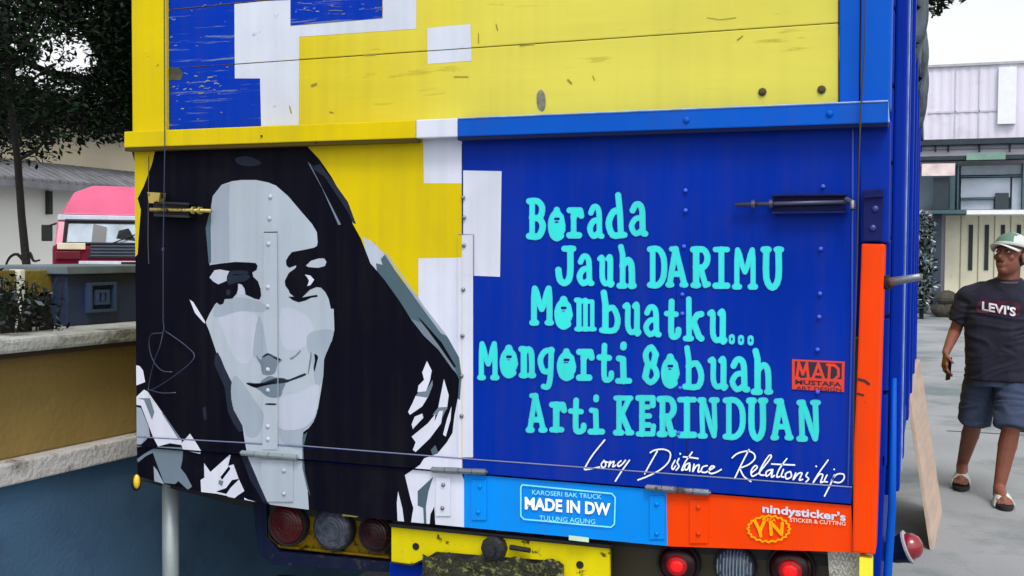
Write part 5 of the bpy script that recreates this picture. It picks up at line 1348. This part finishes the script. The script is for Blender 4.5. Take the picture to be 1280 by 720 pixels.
# shorts
sh = MB()
sh.add(*loft([((0, .135, .70), .172, .125, .85), ((0, .13, .78), .168, .12, .85), ((0, .13, .84), .155, .11, .9)]))
for H_, K_, k in ((HPa, KNa, 0), (HPb, KNb, 1)):
    d = (K_ - H_).normalized(); L2 = (K_ - H_).length
    sh.lathe(H_, d, [(-.04, .06), (0, .098), (L2 * .5, .100), (L2 - .0, .098), (L2 + .004, .094)], 24)
for i, v in enumerate(sh.v): sh.v[i] = v + Vector((noise.noise(v * 8), noise.noise(v * 8 + Vector((5, 5, 5))), 0)) * .014
remesh(sh, 'shorts', DENIM, man, .0065, 2, .008)
# slides
SOLE = mat('sole_black', (22, 22, 24), rough=.8)
for A_, toe in ((ANb, toeb), (ANa, toea)):
    heel = A_ + Vector((0, .05, -.055)); dirv = (toe - heel); dirv.z = 0; Ln = dirv.length; dirv.normalize(); sdv = Vector((dirv.y, -dirv.x, 0))
    slope = (toe.z - heel.z + .0)
    out = []
    for k in range(20):
        t = 2 * math.pi * k / 20; u = math.cos(t); v = math.sin(t)
        q = heel.lerp(toe, .5) + dirv * (u * (Ln / 2 + .035)) + sdv * (v * (.052 + .010 * u)); q.z = heel.z - .032 + (toe.z - .012 - heel.z + .012) * ((u + 1) / 2) * (1 if A_ is ANa else .6)
        q.z = max(q.z, .03) - .028; out.append(MM @ q)
    so = MB().prism(out, (0, 0, .026)).build('slide', SOLE, man, bevel=.004)
    stp = MB(); c = heel.lerp(toe, .66); vs = []; nseg = 12
    for j in (0, 1):
        for k in range(nseg + 1):
            t = math.pi * k / nseg; q = c + dirv * (j * .10 - .055) + sdv * (math.cos(t) * (.056 + .003 * j)); q.z = c.z - .03 + math.sin(t) * (.088 - .018 * j); vs.append(MM @ q)
    stp.add(vs, [(k, k + 1, nseg + 2 + k, nseg + 1 + k) for k in range(nseg)])
    ob = stp.build('strap', CAPW, so, smooth=True); mdd = ob.modifiers.new('s', 'SOLIDIFY'); mdd.thickness = .007
# hair and cap, eyes
hb = MB(); hb.ell((0, .028, .025), (.080, .088, .082), HM); hm = remesh(hb, 'hair', HAIRM, man, .006, 1)
cp = MB(); n1, n2 = 10, 28; vs = []
for i in range(n1 + 1):
    th = R(88) * i / n1
    for k in range(n2):
        ph = 2 * math.pi * k / n2
        vs.append(MM @ HM @ Vector((.088 * math.sin(th) * math.cos(ph), .004 + .104 * math.sin(th) * math.sin(ph), .040 + .092 * math.cos(th) ** .85 * (1 if th < 1.57 else 0))))
fs = [(i * n2 + k, i * n2 + (k + 1) % n2, (i + 1) * n2 + (k + 1) % n2, (i + 1) * n2 + k) for i in range(n1) for k in range(n2)]
cp.add(vs, fs); capo = cp.build('cap', CAPW, man, smooth=True)
for i, pl in enumerate(capo.data.polygons):
    pass
capo.data.materials.append(CAPG)
for pl in capo.data.polygons:
    c = (MM @ HM).inverted() @ pl.center
    if c.y < -.03 and abs(c.x) < .05 and c.z > .062: pl.material_index = 1
md = capo.modifiers.new('s', 'SOLIDIFY'); md.thickness = .004
br_ = MB(); vs = []; nb = 12
for j in range(5):
    for k in range(nb + 1):
        t = -1 + 2 * k / nb; r = j / 4; yy = -.085 - .075 * r * math.sqrt(max(0, 1 - (t * .96) ** 2)) + .055 * t * t * (1) ; xx = t * .078
        vs.append(MM @ HM @ Vector((xx, yy, .046 - .020 * t * t - .012 * r)))
br_.add(vs, [(j * (nb + 1) + k, j * (nb + 1) + k + 1, (j + 1) * (nb + 1) + k + 1, (j + 1) * (nb + 1) + k) for j in range(4) for k in range(nb)])
bo = br_.build('visor', CAPW, capo, smooth=True); md = bo.modifiers.new('s', 'SOLIDIFY'); md.thickness = .004
EW = mat('eye_white', (190, 180, 170), rough=.3)
for sx in (-1, 1):
    ey = MB().ell((sx * .029, -.0745, .008), (.013, .008, .006), HM, 10, 6); ey.v = [MM @ v for v in ey.v]; eo = ey.build('eye', EW, man, smooth=True)
    iy = MB().ell((sx * .029, -.0815, .008), (.0058, .003, .0055), HM, 10, 6); iy.v = [MM @ v for v in iy.v]; iy.build('iris', HAIRM, eo, smooth=True)
    eb = MB().tube([HM @ Vector((sx * .013, -.086, .026)), HM @ Vector((sx * .03, -.085, .031)), HM @ Vector((sx * .046, -.074, .026))], .0035, 6); eb.v = [MM @ v for v in eb.v]; eb.build('eyebrow', HAIRM, man)
ms = MB().tube([HM @ Vector((-.022, -.084, -.051)), HM @ Vector((0, -.091, -.047)), HM @ Vector((.022, -.084, -.051))], .004, 6); ms.v = [MM @ v for v in ms.v]; ms.build('moustache', HAIRM, man)
# phone in his right hand
pc = WR + hd * .10 + curl * .024
ph = MB(); ax1, ax2, ax3 = hd * .068, sd_ * .034, curl * .004
ph.add([MM @ (pc + ax1 * i + ax2 * j + ax3 * k) for i in (-1, 1) for j in (-1, 1) for k in (-1, 1)], [(0, 1, 3, 2), (4, 6, 7, 5), (0, 4, 5, 1), (2, 3, 7, 6), (0, 2, 6, 4), (1, 5, 7, 3)])
po = ph.build('mobile_phone', mat('phone_black', (12, 12, 14), rough=.6, spec=.2), bevel=.002)
setp(po, "small black mobile phone held in the walking man's lowered hand", 'phone')
